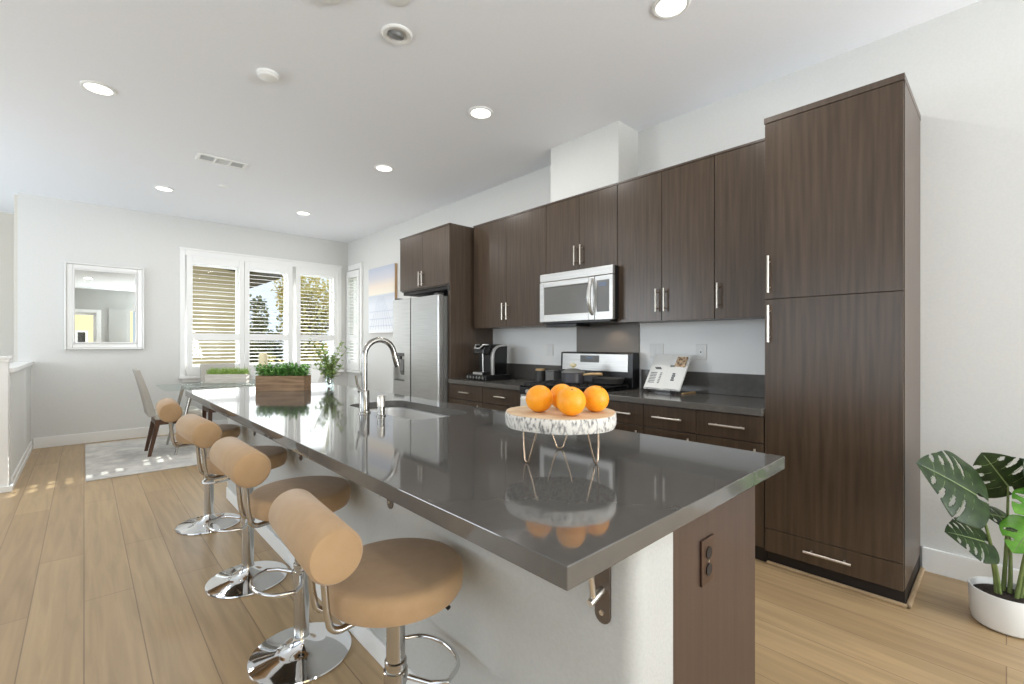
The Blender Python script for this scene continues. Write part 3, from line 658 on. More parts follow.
# coffee maker on a pod drawer
t = thing('pod_drawer', (3.12, 3.72, .898), 'low black coffee pod drawer under the coffee maker', 'drawer')
MB().box(2.95, 3.30, 3.56, 3.88, .902, .952).build('body', 'black', t, bevel=.006)
MB().box(2.942, 2.952, 3.565, 3.875, .906, .948).build('drawer_front', 'black_gloss', t, bevel=.003)
mb = MB()
for k in range(6): mb.tube([(2.9425, 3.595 + k * .05, .927), (2.9385, 3.595 + k * .05, .927)], .014, 14)
mb.build('pods', 'grey_mid', t, smooth=True)
for (x, y) in ((2.97, 3.58), (3.28, 3.58), (2.97, 3.86), (3.28, 3.86)): MB().tube([(x, y, .8975), (x, y, .902)], .01, 10).build('foot', 'black', t)
t = thing('coffee_maker', (3.12, 3.71, .953), 'black and silver single serve coffee maker on the pod drawer', 'coffee maker')
front = [(3.075, .953), (3.070, 1.12), (3.078, 1.18), (3.10, 1.222), (3.14, 1.25), (3.19, 1.262), (3.27, 1.268)]
MB().prism(front + [(3.285, 1.25), (3.275, .953)], 'Y', 3.625, 3.815).build('body', 'black', t, bevel=.008, seg=3)
inner = [(x + .030 - .012 * k / 6, z - .022 * k / 6) for k, (x, z) in enumerate(front)]
MB().prism(front + list(reversed(inner)), 'Y', 3.600, 3.6245).build('side_trim', 'coffee_silver', t, bevel=.003)
MB().prism(inner + [(3.285, 1.235), (3.275, .953)], 'Y', 3.602, 3.6245).build('water_tank', 'black_gloss', t, bevel=.003)
MB().prism([(2.985, 1.165), (3.078, 1.155), (3.10, 1.225), (3.08, 1.258), (3.02, 1.25), (2.99, 1.215)], 'Y', 3.64, 3.80).build('brew_head', 'black_gloss', t, bevel=.01, seg=3)
MB().tube([(3.06, 3.645, 1.262), (3.0, 3.66, 1.262), (2.968, 3.68, 1.225), (2.968, 3.76, 1.225), (3.0, 3.78, 1.262), (3.06, 3.795, 1.262)], .008, 10).build('lid_handle', 'coffee_silver', t, smooth=True)
MB().box(2.975, 3.07, 3.64, 3.80, .953, .982).build('drip_tray', 'black', t, bevel=.006)
MB().box(2.972, 2.976, 3.645, 3.795, .956, .978).build('tray_front', 'coffee_silver', t, bevel=.001)
MB().tube([(2.99, 3.65, .98), (2.985, 3.65, 1.17)], .005, 8).build('front_trim', 'coffee_silver', t, smooth=True)

# cookbook on an easel
bt = thing('cookbook_stand', (3.262, 1.78, .898), 'thin wire cookbook easel on the worktop', 'book stand', rz=-.06)
mt = MW[key(bt)]
def loc_build(mb, name, mat_, par, **kw): return mb.build(name, mat_, par, world=False, **kw)
loc_build(MB().tube([(-.09, -.10, .006), (-.06, -.10, .006), (.055, -.10, .19)], .004, 8).tube([(-.09, .10, .006), (-.06, .10, .006), (.055, .10, .19)], .004, 8).tube([(-.06, -.10, .012), (-.06, .10, .012)], .004, 8).tube([(-.09, -.10, .006), (-.092, -.10, .03)], .004, 8).tube([(-.09, .10, .006), (-.092, .10, .03)], .004, 8), 'wire_frame', 'iron', bt, smooth=True)
loc_build(MB().box(-.02, .16, -.162, -.142, .0, .010), 'foot_bar', 'wood_light', bt, bevel=.003)
loc_build(MB().tube([(.05, 0, .18), (.13, 0, .005)], .004, 8), 'prop', 'iron', bt, smooth=True)
bk = thing('cookbook', (3.262, 1.78, .91), 'open cookbook with white pages propped on the easel', 'book', rz=-.06)
th = math.radians(34); PH = 1.2
Bm = Matrix.Translation((-.066, 0, .016)) @ Matrix.Rotation(th, 4, 'Y')     # local: x thickness, y across, z up the page
def bb(mb, y0, y1, z0, z1, x0, x1): mb.box(x0, x1, y0, y1, z0 * PH, z1 * PH, Bm); return mb
loc_build(bb(MB(), -.155, .155, 0, .262, .002, .010), 'cover', 'white', bk, bevel=.001)
def page(y0, y1):
    mb = MB(); n = 8; A = []
    for i in range(n + 1):
        u = i / n; y = y0 + (y1 - y0) * u; bul = -.010 * math.sin(PI * u) ** .8 - .002
        A.append([mb.bm.verts.new(Bm @ Vector((x, y, z * PH))) for x, z in ((bul, .004), (.002, .004), (.002, .258), (bul, .258))])
    for a, b_ in zip(A, A[1:]):
        for k in range(4): mb.bm.faces.new([a[k], a[(k + 1) % 4], b_[(k + 1) % 4], b_[k]])
    mb.bm.faces.new(A[0]); mb.bm.faces.new(list(reversed(A[-1]))); return mb
pl = loc_build(page(0, .152), 'page', 'paper', bk); pr = loc_build(page(-.152, 0), 'page', 'paper', bk)
X0, X1 = -.0135, -.0115
loc_build(bb(MB(), -.140, -.055, .165, .240, X0, X1 + .002), 'photograph', 'photo_food', pr)
loc_build(bb(MB(), -.062, -.02, .163, .176, X0 + .001, X1 + .004), 'caption', 'ink', pr)
mb = MB()
for k in range(4): bb(mb, -.088 + .004 * (k % 2), -.062, .062 + k * .015, .072 + k * .015, X0, X1)
loc_build(mb, 'text_block', 'ink_dark', pr)
loc_build(bb(bb(MB(), .055, .105, .150, .157, X0, X1), .045, .095, .142, .148, X0, X1), 'text_block', 'ink_dark', pl)
mb = MB()
for k in range(7): bb(mb, .03, .045, .04 + k * .012, .046 + k * .012, X0 + .002, X1 + .003); bb(mb, .07, .125, .04 + k * .012, .045 + k * .012, X0, X1)
loc_build(mb, 'text_block', 'ink', pl)

# ------------------------------------------------------------------ refrigerator
t = thing('refrigerator', (3.1, 4.57, 0), 'stainless steel side by side refrigerator with a water dispenser', 'refrigerator')
fx = 2.745
MB().box(fx + .072, 3.44, 4.104, 5.06, .02, 1.785).build('body', 'grey_mid', t, bevel=.004)
dd = MB().box(fx, fx + .07, 4.098, 4.655, .09, 1.798).build('door', 'steel', t, bevel=.012, seg=3)
MB().box(fx + .01, fx + .06, 4.655, 4.668, .09, 1.795).build('pocket_handle', 'grey_dark', dd)
dd = MB().box(fx, fx + .07, 4.670, 5.068, .09, .834).box(fx, fx + .07, 4.670, 5.068, 1.165, 1.798).box(fx, fx + .07, 4.670, 4.80, .834, 1.165).box(fx, fx + .07, 5.04, 5.068, .834, 1.165).box(fx + .05, fx + .07, 4.8, 5.04, .834, 1.165).build('door', 'steel', t)
dp = MB().box(fx - .002, fx + .05, 4.80, 5.04, 1.125, 1.165).build('dispenser_panel', 'grey_dark', dd, bevel=.004)
MB().tube([(fx + .02, 4.92, 1.125), (fx + .02, 4.92, 1.09)], .018, 12).build('spout', 'grey_dark', dd, smooth=True)
MB().prism([(fx + .028, .95), (fx + .05, .90), (fx + .05, 1.09), (fx + .04, 1.09)], 'Y', 4.88, 4.96).build('dispenser_paddle', 'grey_mid', dd)
MB().box(fx + .002, fx + .05, 4.80, 5.04, .834, .846).build('drip_tray', 'grey_dark', dd)
MB().box(fx + .04, fx + .07, 4.10, 5.06, .02, .085).build('kick_grille', 'black', t)
for hy in (4.12, 4.97): MB().box(fx + .01, fx + .09, hy, hy + .08, 1.798, 1.818).build('hinge_cover', 'grey_dark', t, bevel=.004)

# ------------------------------------------------------------------ island
IX0, IX1, IY0, IY1, IZ = .588, 1.69, .497, 4.43, .90
BX, BXM, BX2, BY = .868, 1.035, 1.566, .545
isl = thing('kitchen_island', (1.2, 2.4, 0), 'long kitchen island base with a white wall side and dark wood end', 'kitchen island')
pf = [(BX, 4.38), (BXM, 4.38), (BXM, BY)] + [(BX + .04 - .04 * math.sin(a), BY + .04 - .04 * math.cos(a)) for a in [i * PI / 2 / 8 for i in range(9)]]
MB().prism(pf, 'Z', 0, .858).build('half_wall', 'shaded_texture_wall', isl, smooth=30)
MB().box(BX - .010, BX, .6, 4.38, 0, .09).build('baseboard', 'trim', isl, bevel=.002)
MB().box(BXM, BX2 + .002, BY + .001, BY + .021, 0.0, .858).build('end_panel', 'panel', isl, bevel=.0015)
bd = MB().box(BXM, BX2, BY + .021, 1.70, .09, .858).box(BXM, BX2, 3.0, 4.38, .09, .858).box(BXM, BX2, 1.70, 3.0, .09, .60).box(BX2 - .012, BX2, 1.70, 3.0, .60, .858).build('cabinet_body', 'cabinet_side', isl)
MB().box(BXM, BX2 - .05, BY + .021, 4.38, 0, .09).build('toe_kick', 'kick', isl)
for k in range(6):
    y0 = BY + .03 + k * .638; y1 = y0 + .634
    dd = MB().box(BX2 + .001, BX2 + .02, y0, y1, .10, .845).build('door', 'cabinet', isl, bevel=.0015)
    MB().tube([(BX2 + .05, y0 + .04, .62), (BX2 + .05, y0 + .04, .79)], .0065).tube([(BX2 + .02, y0 + .04, .65), (BX2 + .05, y0 + .04, .65)], .005, 8).tube([(BX2 + .02, y0 + .04, .76), (BX2 + .05, y0 + .04, .76)], .005, 8).build('handle', 'nickel', dd, smooth=True)
# worktop with a sink cut-out
SX0, SX1, SY0, SY1 = 1.165, 1.53, 1.945, 2.745
def rrect(x0, x1, y0, y1, r, n=8):
    P = []
    for (cx, cy, a0) in ((x1 - r, y1 - r, 0), (x0 + r, y1 - r, PI / 2), (x0 + r, y0 + r, PI), (x1 - r, y0 + r, 3 * PI / 2)):
        for i in range(n + 1):
            a = a0 + i * PI / 2 / n; P.append((cx + r * math.cos(a), cy + r * math.sin(a)))
    return P
def plate_with_hole(outer, inner, z0, z1):
    mb = MB(); bm = mb.bm; lay = []
    for z in (z0, z1):
        vo = [bm.verts.new((x, y, z)) for x, y in outer]; vi = [bm.verts.new((x, y, z)) for x, y in inner]
        es = [bm.edges.new((vo[i], vo[(i + 1) % len(vo)])) for i in range(len(vo))] + [bm.edges.new((vi[i], vi[(i + 1) % len(vi)])) for i in range(len(vi))]
        bmesh.ops.triangle_fill(bm, use_beauty=True, use_dissolve=False, edges=es)
        lay.append((vo, vi))
    for k in (0, 1):
        A, B = lay[0][k], lay[1][k]; n = len(A)
        for i in range(n): bm.faces.new([A[i], A[(i + 1) % n], B[(i + 1) % n], B[i]])
    return mb
hole = rrect(SX0, SX1, SY0, SY1, .09)
ct = thing('island_countertop', (1.14, 2.46, .858), 'long polished dark grey stone worktop on the island', 'countertop')
o = plate_with_hole([(IX0, IY0), (IX1, IY0), (IX1, IY1), (IX0, IY1)], hole, .858, IZ).build('slab', 'quartz', ct, bevel=.002)
# sink basin
t = thing('undermount_sink', (1.35, 2.35, .70), 'stainless steel sink set under the island worktop', 'sink')
mb = MB(); rings = []
for (ins, z) in ((-.012, .8575), (-.012, .852), (0.002, .852), (.006, .84), (.012, .70), (.03, .672), (.06, .665)):
    rings.append([mb.bm.verts.new((x, y, z)) for x, y in rrect(SX0 + ins, SX1 - ins, SY0 + ins, SY1 - ins, max(.09 - ins * .5, .03))])
for A, B in zip(rings, rings[1:]):
    for i in range(len(A)): mb.bm.faces.new([A[i], A[(i + 1) % len(A)], B[(i + 1) % len(A)], B[i]])
mb.bm.faces.new(rings[-1])
o = mb.build('basin', 'sink_steel', t, smooth=True); sl = o.modifiers.new('thick', 'SOLIDIFY'); sl.thickness = .0015; sl.offset = 1
MB().lathe([(.045, .002), (.045, .004), (.035, .003), (.02, .001), (0, .001)], (1.35, 2.35, .665), 24).build('drain', 'chrome_soft', t, smooth=True)
# faucet
fxx, fyy = 1.101, 2.345
t = thing('kitchen_faucet', (fxx, fyy, IZ), 'tall gooseneck stainless faucet beside the island sink', 'faucet')
MB().lathe([(.032, 0), (.032, .006), (.027, .010), (.026, .115), (.022, .122), (0, .122)], (fxx, fyy, IZ), 28).build('body', 'faucet', t, smooth=True)
R = .088
nk = [(fxx, fyy, 1.015), (fxx, fyy, 1.1), (fxx, fyy, 1.205)] + arc((fxx + R, fyy, 1.205), R, PI, .22, 22)
MB().tube(nk, .0155, 16).build('gooseneck', 'faucet', t, smooth=True)
e = Vector(nk[-1]); dvec = (Vector(nk[-1]) - Vector(nk[-2])).normalized()
MB().tube([e, e + dvec * .02, e + dvec * .025, e + dvec * .085], .017, 16, rs=[.016, .016, .0175, .0165]).build('spray_head', 'faucet', t, smooth=True)
lv_ = MB().tube([(fxx, fyy + .02, .965 + .05), (fxx, fyy + .058, .965 + .05)], .013, 14).tube([(fxx, fyy + .055, 1.015), (fxx - .012, fyy + .062, 1.05), (fxx - .02, fyy + .064, 1.10)], .006, 10).build('handle', 'faucet', t, smooth=True)
t = thing('soap_dispenser', (1.113, 2.18, IZ), 'short stainless soap pump on the island, right of the faucet', 'soap dispenser')
MB().lathe([(.024, 0), (.024, .004), (.019, .008), (.0185, .05), (.0, .05)], (1.113, 2.18, IZ), 24).build('body', 'faucet', t, smooth=True)
MB().lathe([(.020, .051), (.020, .10), (.017, .106), (0, .107)], (1.113, 2.18, IZ), 24).build('cap', 'nickel', t, smooth=True)
# support brackets under the overhang
def bracket(y, label):
    t = thing('support_bracket', (BX, y, .858), label, 'bracket', 'metal brackets under the island overhang')
    pp = [(y - .021, .858), (y + .021, .858), (y + .021, .66)] + [(y + .021 * math.cos(a), .655 + .021 * math.sin(a)) for a in [0 - i * PI / 8 for i in range(9)]]
    bp_ = MB().prism(pp, 'X', BX - .006, BX).build('wall_plate', 'bracket', t, bevel=.001)
    MB().tube([(BX - .006, y, .66), (BX - .010, y, .66)], .006, 10).build('screw', 'nickel', bp_)
    MB().box(BX - .21, BX, y - .021, y + .021, .852, .858).build('top_plate', 'bracket', t, bevel=.001)
    MB().tube([(BX - .19, y, .848)] + [(BX - .19 + .15 * math.sin(a), y, .848 - .14 * (1 - math.cos(a))) for a in [i * PI / 2 / 10 for i in range(1, 11)]] + [(BX - .04, y, .70)], .007, 10).tube([(BX - .052, y, .697), (BX - .003, y, .712)], .0085, 12).build('curved_arm', 'nickel', t, smooth=True)
bracket(.626, 'curved metal support bracket under the worktop corner nearest the camera')
bracket(1.62, 'metal support bracket under the worktop behind the nearest stool')
bracket(2.62, 'metal support bracket under the worktop between the second and third stools')
bracket(3.55, 'metal support bracket under the worktop near the farthest stool')
# outlet on the end panel
t = thing('panel_outlet', (1.215, BY, .70), 'bronze outlet plate on the dark end panel of the island', 'outlet')
MB().box(1.178, 1.252, BY - .006, BY + .0005, .635, .755).build('plate', 'bronze', t, bevel=.002)
for z in (.672, .716): MB().tube([(1.215, BY - .006, z), (1.215, BY - .009, z)], .016, 18).build('socket', 'kick', t, smooth=True)
MB().tube([(1.215, BY - .006, .694), (1.215, BY - .008, .694)], .004, 10).build('screw', 'nickel', t)

# ------------------------------------------------------------------ wood slab stand with oranges
scx, scy = 1.131, .983
t = thing('cake_stand', (scx, scy, IZ), 'round birch bark slab stand on wire hairpin legs, holding oranges', 'cake stand')
def slab_r(a): return .178 * (1 + .018 * math.sin(3 * a + .6) + .012 * math.sin(7 * a))
mb = MB(); n = 72
rows = []
for (k, z) in ((.985, 1.010), (1.0, 1.016), (1.006, 1.032), (1.0, 1.048), (.985, 1.0525)):
    rows.append([mb.bm.verts.new((scx + slab_r(2 * PI * i / n) * k * math.cos(2 * PI * i / n), scy + slab_r(2 * PI * i / n) * k * math.sin(2 * PI * i / n), z)) for i in range(n)])
for A, B in zip(rows, rows[1:]):
    for i in range(n): mb._face([A[i], A[(i + 1) % n], B[(i + 1) % n], B[i]])
mb._face(list(reversed(rows[0])))
mb.build('bark_rim', 'birch', t, smooth=True)
mb = MB(); mb.prism([(scx + slab_r(2 * PI * i / n) * .985 * math.cos(2 * PI * i / n), scy + slab_r(2 * PI * i / n) * .985 * math.sin(2 * PI * i / n)) for i in range(n)], 'Z', 1.052, 1.0535)
mb.build('wood_top', 'slab_top', t)
for (lx, ly) in ((1.008, 1.015), (1.228, 1.072), (1.156, .862)):
    d = Vector((lx - scx, ly - scy, 0)).normalized(); sd = Vector((-d.y, d.x, 0)); p = Vector((lx, ly, 0))
    pts = [p - d * .012 - sd * .042 + Vector((0, 0, 1.011)), p - d * .004 - sd * .026 + Vector((0, 0, .95))]
    for i in range(9):
        a = PI + i * PI / 8; pts.append(p + sd * .0145 * math.cos(a) + Vector((0, 0, .918 + .0150 * math.sin(a))))
    pts += [p - d * .004 + sd * .026 + Vector((0, 0, .95)), p - d * .012 + sd * .042 + Vector((0, 0, 1.011))]
    MB().tube(pts, .0028, 10).build('hairpin_leg', 'copper', t, smooth=True)
def orange(x, y, r, lb, rot):
    t = thing('orange', (x, y, 1.0537), lb, 'orange', 'oranges on the wood slab stand', rz=rot)
    mb = MB(); prof = []
    for i in range(25):
        a = -PI / 2 + PI * i / 24; rr = r * math.cos(a); z = r * .985 * math.sin(a) + r * .985
        if i == 24: z -= .002
        if i == 23: z -= .0012
        prof.append((max(rr, 0 if i in (0, 24) else rr), z))
    prof[0] = (0, prof[0][1]); prof[-1] = (0, prof[-1][1])
    mt_ = Matrix.Translation((0, 0, r * .985)) @ Matrix.Rotation(.5, 4, 'Y') @ Matrix.Translation((0, 0, -r * .985))
    mb.lathe(prof, (0, 0, 0), 40, mt_).build('fruit', 'orange', t, smooth=True, world=False)
    MB().lathe([(.004, r * 1.965 - .002), (.003, r * 1.965), (0, r * 1.966)], (0, 0, 0), 10, mt_).build('stem_end', 'stem_brown', t, world=False)
orange(1.060, 1.012, .0435, 'leftmost orange on the slab stand', 2.0)
orange(1.165, 1.008, .0425, 'orange at the back of the stand, half hidden behind the front one', 1.0)
orange(1.076, .895, .0445, 'orange at the front of the stand, nearest the camera', 4.0)
orange(1.195, .893, .0425, 'rightmost orange on the slab stand', 5.0)

# ------------------------------------------------------------------ bar stools
def make_stool(x, y, zs, rz, foot, lever, label):
    t = thing('bar_stool', (x, y, 0), label, 'bar stool', 'tan swivel bar stools along the island', rz)
    B = lambda mb, nm, mt_, p=t, **kw: mb.build(nm, mt_, p, world=False, **kw)
    B(MB().lathe([(0, 0), (.192, 0), (.196, .004), (.194, .009), (.17, .013), (.10, .022), (.055, .036), (.034, .06), (.031, .075), (0, .075)], n=56), 'base_plate', 'chrome', smooth=True)
    B(MB().lathe([(.029, .07), (.029, .36), (.031, .362), (.031, .372), (.027, .375), (0, .375)], n=28), 'column', 'chrome_soft', smooth=True)
    B(MB().lathe([(.0265, .37), (.0265, zs - .09), (0, zs - .09)], n=28), 'piston', 'chrome_soft', smooth=True)
    # footrest: D shaped loop clamped to the column
    fz = .33; ca, sa = math.cos(foot), math.sin(foot)
    def fp(u, w): return (u * ca - w * sa, u * sa + w * ca, fz)
    lp = [fp(.02, -.035), fp(.05, -.10), fp(.085, -.13)] + [fp(.11 + .07 * math.cos(a), .115 * math.sin(a)) for a in [-PI / 2 + i * PI / 12 for i in range(1, 12)]] + [fp(.085, .13), fp(.05, .10), fp(.02, .035)]
    fr = B(MB().tube(lp, .0075, 10), 'footrest', 'chrome', smooth=True)
    B(MB().lathe([(.034, fz - .016), (.034, fz + .016), (.030, fz + .018)], n=24), 'clamp_ring', 'chrome_soft', fr, smooth=True)
    # seat cushion
    B(MB().lathe([(0, zs - .078), (.165, zs - .078), (.182, zs - .072), (.190, zs - .058), (.192, zs - .03), (.190, zs - .012), (.182, zs - .003), (.165, zs), (.08, zs + .004), (0, zs + .005)], n=64), 'seat', 'tan', smooth=True)
    B(MB().lathe([(0, zs - .095), (.06, zs - .095), (.09, zs - .085), (.09, zs - .078), (0, zs - .078)], n=32), 'seat_plate', 'black', smooth=True)
    # back roll
    bx, bz = -.228, zs + .151; rr = .063; hl = .190
    mt_ = Matrix.Translation((bx, 0, bz)) @ Matrix.Rotation(PI / 2, 4, 'X')
    pr_ = [(0, -hl), (rr - .018, -hl), (rr - .006, -hl + .003), (rr, -hl + .012), (rr, hl - .012), (rr - .006, hl - .003), (rr - .018, hl), (0, hl)]
    bk_ = B(MB().lathe(pr_, n=48, mtx=mt_), 'backrest', 'tan', smooth=True)
    for s_ in (-1, 1):
        yy = s_ * .058
        pts = [(bx + .008, yy, bz - rr + .006), (bx + .018, yy, zs - .03), (bx + .024, yy, zs - .062)] + [(bx + .054 - .03 * math.cos(a), yy, zs - .062 - .03 * math.sin(a)) for a in [i * PI / 2 / 6 for i in range(1, 7)]] + [(bx + .12, yy * .8, zs - .090), (-.05, yy * .6, zs - .088)]
        B(MB().tube(pts, .009, 12), 'back_support', 'chrome_soft', smooth=True)
    cl, sl_ = math.cos(lever), math.sin(lever)
    lv = B(MB().tube([(.03 * cl, .03 * sl_, zs - .088), (.10 * cl, .10 * sl_, zs - .092), (.15 * cl, .15 * sl_, zs - .155)], .0045, 8), 'height_lever', 'chrome_soft', smooth=True)
    B(MB().tube([(.125 * cl, .125 * sl_, zs - .124), (.155 * cl, .155 * sl_, zs - .161)], .007, 8), 'lever_grip', 'black', lv, smooth=True)
    return t
rot = math.radians(-4)
make_stool(.650, 1.185, .645, -.062, .1, -.3, 'tan bar stool nearest the camera, base cut off by the frame')
make_stool(.655, 1.975, .680, .008, 3.25, 1.9, 'second tan bar stool from the camera, whole chrome base showing below the first')
make_stool(.648, 2.79, .685, .05, 3.25, 1.9, 'third tan bar stool from the camera')
make_stool(.645, 3.83, .677, -.055, -.9, 1.9, 'farthest tan bar stool at the island, nearest the dining rug')

# ------------------------------------------------------------------ island plants
def planter(x, y, z, rz, lx, ly, h, wood, leafmat, kind, label, seed):
    random.seed(seed)
    t = thing('herb_planter', (x, y, z), label, 'planter', None, rz)
    B = lambda mb, nm, mt_, p=t, **kw: mb.build(nm, mt_, p, world=False, **kw)
    a, b_ = lx / 2, ly / 2
    B(MB().box(-a, a, -b_, -b_ + .012, .0, h).box(-a, a, b_ - .012, b_, .0, h).box(-a, -a + .012, -b_ + .012, b_ - .012, 0, h).box(a - .012, a, -b_ + .012, b_ - .012, 0, h).box(-a + .012, a - .012, -b_ + .012, b_ - .012, 0, .012), 'box', wood, bevel=.002)
    B(MB().box(-a + .0125, a - .0125, -b_ + .0125, b_ - .0125, .0125, h - .012), 'soil', 'soil')
    mb = MB()
    if kind == 'herb':
        for i in range(190):
            p = Vector((random.uniform(-a + .01, a - .01), random.uniform(-b_ + .01, b_ - .01), h - .015)); hh = random.uniform(.03, .105)
            tip = p + Vector((random.uniform(-.05, .05), random.uniform(-.04, .04), hh))
            mb.tube([p, tip], .0012, 4, cap=False)
            for k in range(9):
                q = p.lerp(tip, .35 + .65 * k / 8); d = Vector((random.uniform(-1, 1), random.uniform(-1, 1), random.uniform(-.2, .7))); leaf_quad(mb.bm, 0, q, d, Vector((0, 0, 1)), random.uniform(.022, .038), .020)
    else:
        for i in range(900):
            p = Vector((random.uniform(-a + .01, a - .01), random.uniform(-b_ + .01, b_ - .01), h - .015)); hh = random.uniform(.06, .125)
            d = Vector((random.uniform(-.35, .35), random.uniform(-.35, .35), 1)).normalized(); s_ = Vector((random.uniform(-1, 1), random.uniform(-1, 1), 0)).normalized() * .0025
            v = [mb.bm.verts.new(q) for q in (p - s_, p + s_, p + d * hh * .6 + s_ * .8, p + d * hh + Vector((d.x, d.y, -.1)) * .02, p + d * hh * .6 - s_ * .8)]
            mb.bm.faces.new(v)
    B(mb, 'greenery', leafmat)
planter(1.172, 3.945, IZ, -YAW, .385, .125, .118, 'barn', 'herb', 'herb', 'weathered brown wooden planter box of leafy herbs on the far end of the island', 3)
# sprig in a glass vase at the island end
random.seed(12)
vx, vy = 1.585, 4.07
t = thing('vase_plant', (vx, vy, IZ), 'leafy green branches in a small glass vase on the far island corner', 'plant')
MB().lathe([(0, 0), (.032, 0), (.036, .006), (.038, .05), (.030, .085), (.026, .10), (.023, .10), (.027, .085), (.034, .05), (.032, .008), (0, .006)], (vx, vy, IZ), 28).build('vase', 'glass', t, smooth=True)
st = MB(); lf = MB()
for i in range(22):
    a = random.uniform(0, 2 * PI); sp_ = random.uniform(.03, .17); hh = random.uniform(.16, .42)
    p0 = Vector((vx + random.uniform(-.01, .01), vy + random.uniform(-.01, .01), IZ + .012)); p1 = Vector((vx + math.cos(a) * sp_ * .25, vy + math.sin(a) * sp_ * .25, IZ + hh * .5)); p2 = Vector((vx + math.cos(a) * sp_, vy + math.sin(a) * sp_, IZ + hh))
    st.tube([p0, p1, p2], .0018, 6, rs=[.0022, .002, .0012])
    for k in range(22):
        u = .3 + .7 * k / 21; q = (p0.lerp(p1, u * 2) if u < .5 else p1.lerp(p2, u * 2 - 1)); d = Vector((random.uniform(-1, 1), random.uniform(-1, 1), random.uniform(-.3, .8)))
        leaf_quad(lf.bm, 0, q, d, Vector((0, 0, 1)), random.uniform(.030, .055), .028)
st.build('stems', 'twig', t); lf.build('leaves', 'sprig', t)

# ------------------------------------------------------------------ dining area
tag(MB().box(.01, 3.1, 5.77, 7.86, .001, .010).build('area_rug', 'rug', bevel=.003, loc=(1.55, 6.8, 0)), 'pale grey faded area rug under the dining table', 'rug')
t = thing('dining_table', (1.55, 6.85, .01), 'glass top dining table with splayed chrome legs', 'dining table')
MB().prism(rrect(.66, 2.02, 6.36, 7.34, .06), 'Z', .742, .754).build('glass_top', 'glass', t, bevel=.002)
for (x, y, sx, sy) in ((.92, 6.46, -1, -.6), (.92, 7.10, -1, .8), (1.76, 6.46, 1, -.6), (1.76, 7.10, 1, .8)):
    MB().tube([(x + sx * .16, y + sy * .06, .0105), (x, y, .738)], .018, 12, rs=[.014, .02]).build('leg', 'chrome_soft', t, smooth=True)
MB().tube([(.92, 6.46, .728), (.92, 7.10, .728)], .012).tube([(1.76, 6.46, .728), (1.76, 7.10, .728)], .012).tube([(.92, 6.85, .728), (1.76, 6.85, .728)], .012).build('under_frame', 'chrome_soft', t, smooth=True)
def make_chair(x, y, rz, fab, label):
    # local: sitter looks towards +X
    t = thing('dining_chair', (x, y, .01), label, 'dining chair', 'upholstered dining chairs round the glass table', rz)
    B = lambda mb, nm, mt_, p=t, **kw: mb.build(nm, mt_, p, world=False, **kw)
    B(MB().box(-.22, .23, -.22, .22, .40, .485), 'seat', fab, bevel=.025, seg=3, smooth=True)
    mb = MB(); n = 8; rows = []
    for i in range(n + 1):
        z = .44 + .54 * i / n; u = i / n; xb = -.20 - .12 * u - .03 * u * u; th_ = .075 - .03 * u
        rows.append([mb.bm.verts.new((a, b_, z)) for a, b_ in ((xb, -.215), (xb, .215), (xb - th_, .215), (xb - th_, -.215))])
    for A, C in zip(rows, rows[1:]):
        for k in range(4): mb._face([A[k], A[(k + 1) % 4], C[(k + 1) % 4], C[k]])
    mb._face(list(reversed(rows[0]))); mb._face(rows[-1])
    B(mb, 'backrest', fab, bevel=.016, seg=3, smooth=True)
    B(MB().box(-.215, .225, -.212, .212, .345, .402), 'apron', 'chair_wood', bevel=.004)
    for (lx, ly, dx) in ((.195, .19, .0), (.195, -.19, .0), (-.195, .19, -.07), (-.195, -.19, -.07)):
        m_ = MB(); a = .023; c = .016
        v = [m_.bm.verts.new(p) for p in ((lx + dx - c, ly - c, 0), (lx + dx + c, ly - c, 0), (lx + dx + c, ly + c, 0), (lx + dx - c, ly + c, 0), (lx - a, ly - a, .35), (lx + a, ly - a, .35), (lx + a, ly + a, .35), (lx - a, ly + a, .35))]
        for q in ((3, 2, 1, 0), (4, 5, 6, 7), (0, 1, 5, 4), (1, 2, 6, 5), (2, 3, 7, 6), (3, 0, 4, 7)): m_._face([v[i] for i in q])
        B(m_, 'leg', 'chair_wood', bevel=.003)
    return t
make_chair(.80, 6.72, 0, 'linen', 'grey dining chair at the left end of the glass table, side on')
make_chair(1.42, 7.42, -PI / 2, 'linen', 'grey dining chair on the window side, behind the pale grass planter')
make_chair(2.13, 6.80, PI, 'white_linen', 'white dining chair at the right end of the glass table')
planter(1.41, 7.08, .7545, -.6, .50, .14, .115, 'whitewash', 'grass', 'grass', 'whitewashed planter box of pale grass on the glass dining table', 5)
t = thing('cream_vase', (1.865, 7.2, .7545), 'cream ceramic vase on the dining table above the herb planter', 'vase')
MB().lathe([(0, 0), (.045, 0), (.055, .02), (.06, .16), (.058, .33), (.05, .375), (.04, .39), (.034, .39), (.045, .36), (.05, .32), (.05, .03), (0, .02)], (1.865, 7.2, .7545), 32).build('body', 'cream', t, smooth=True)

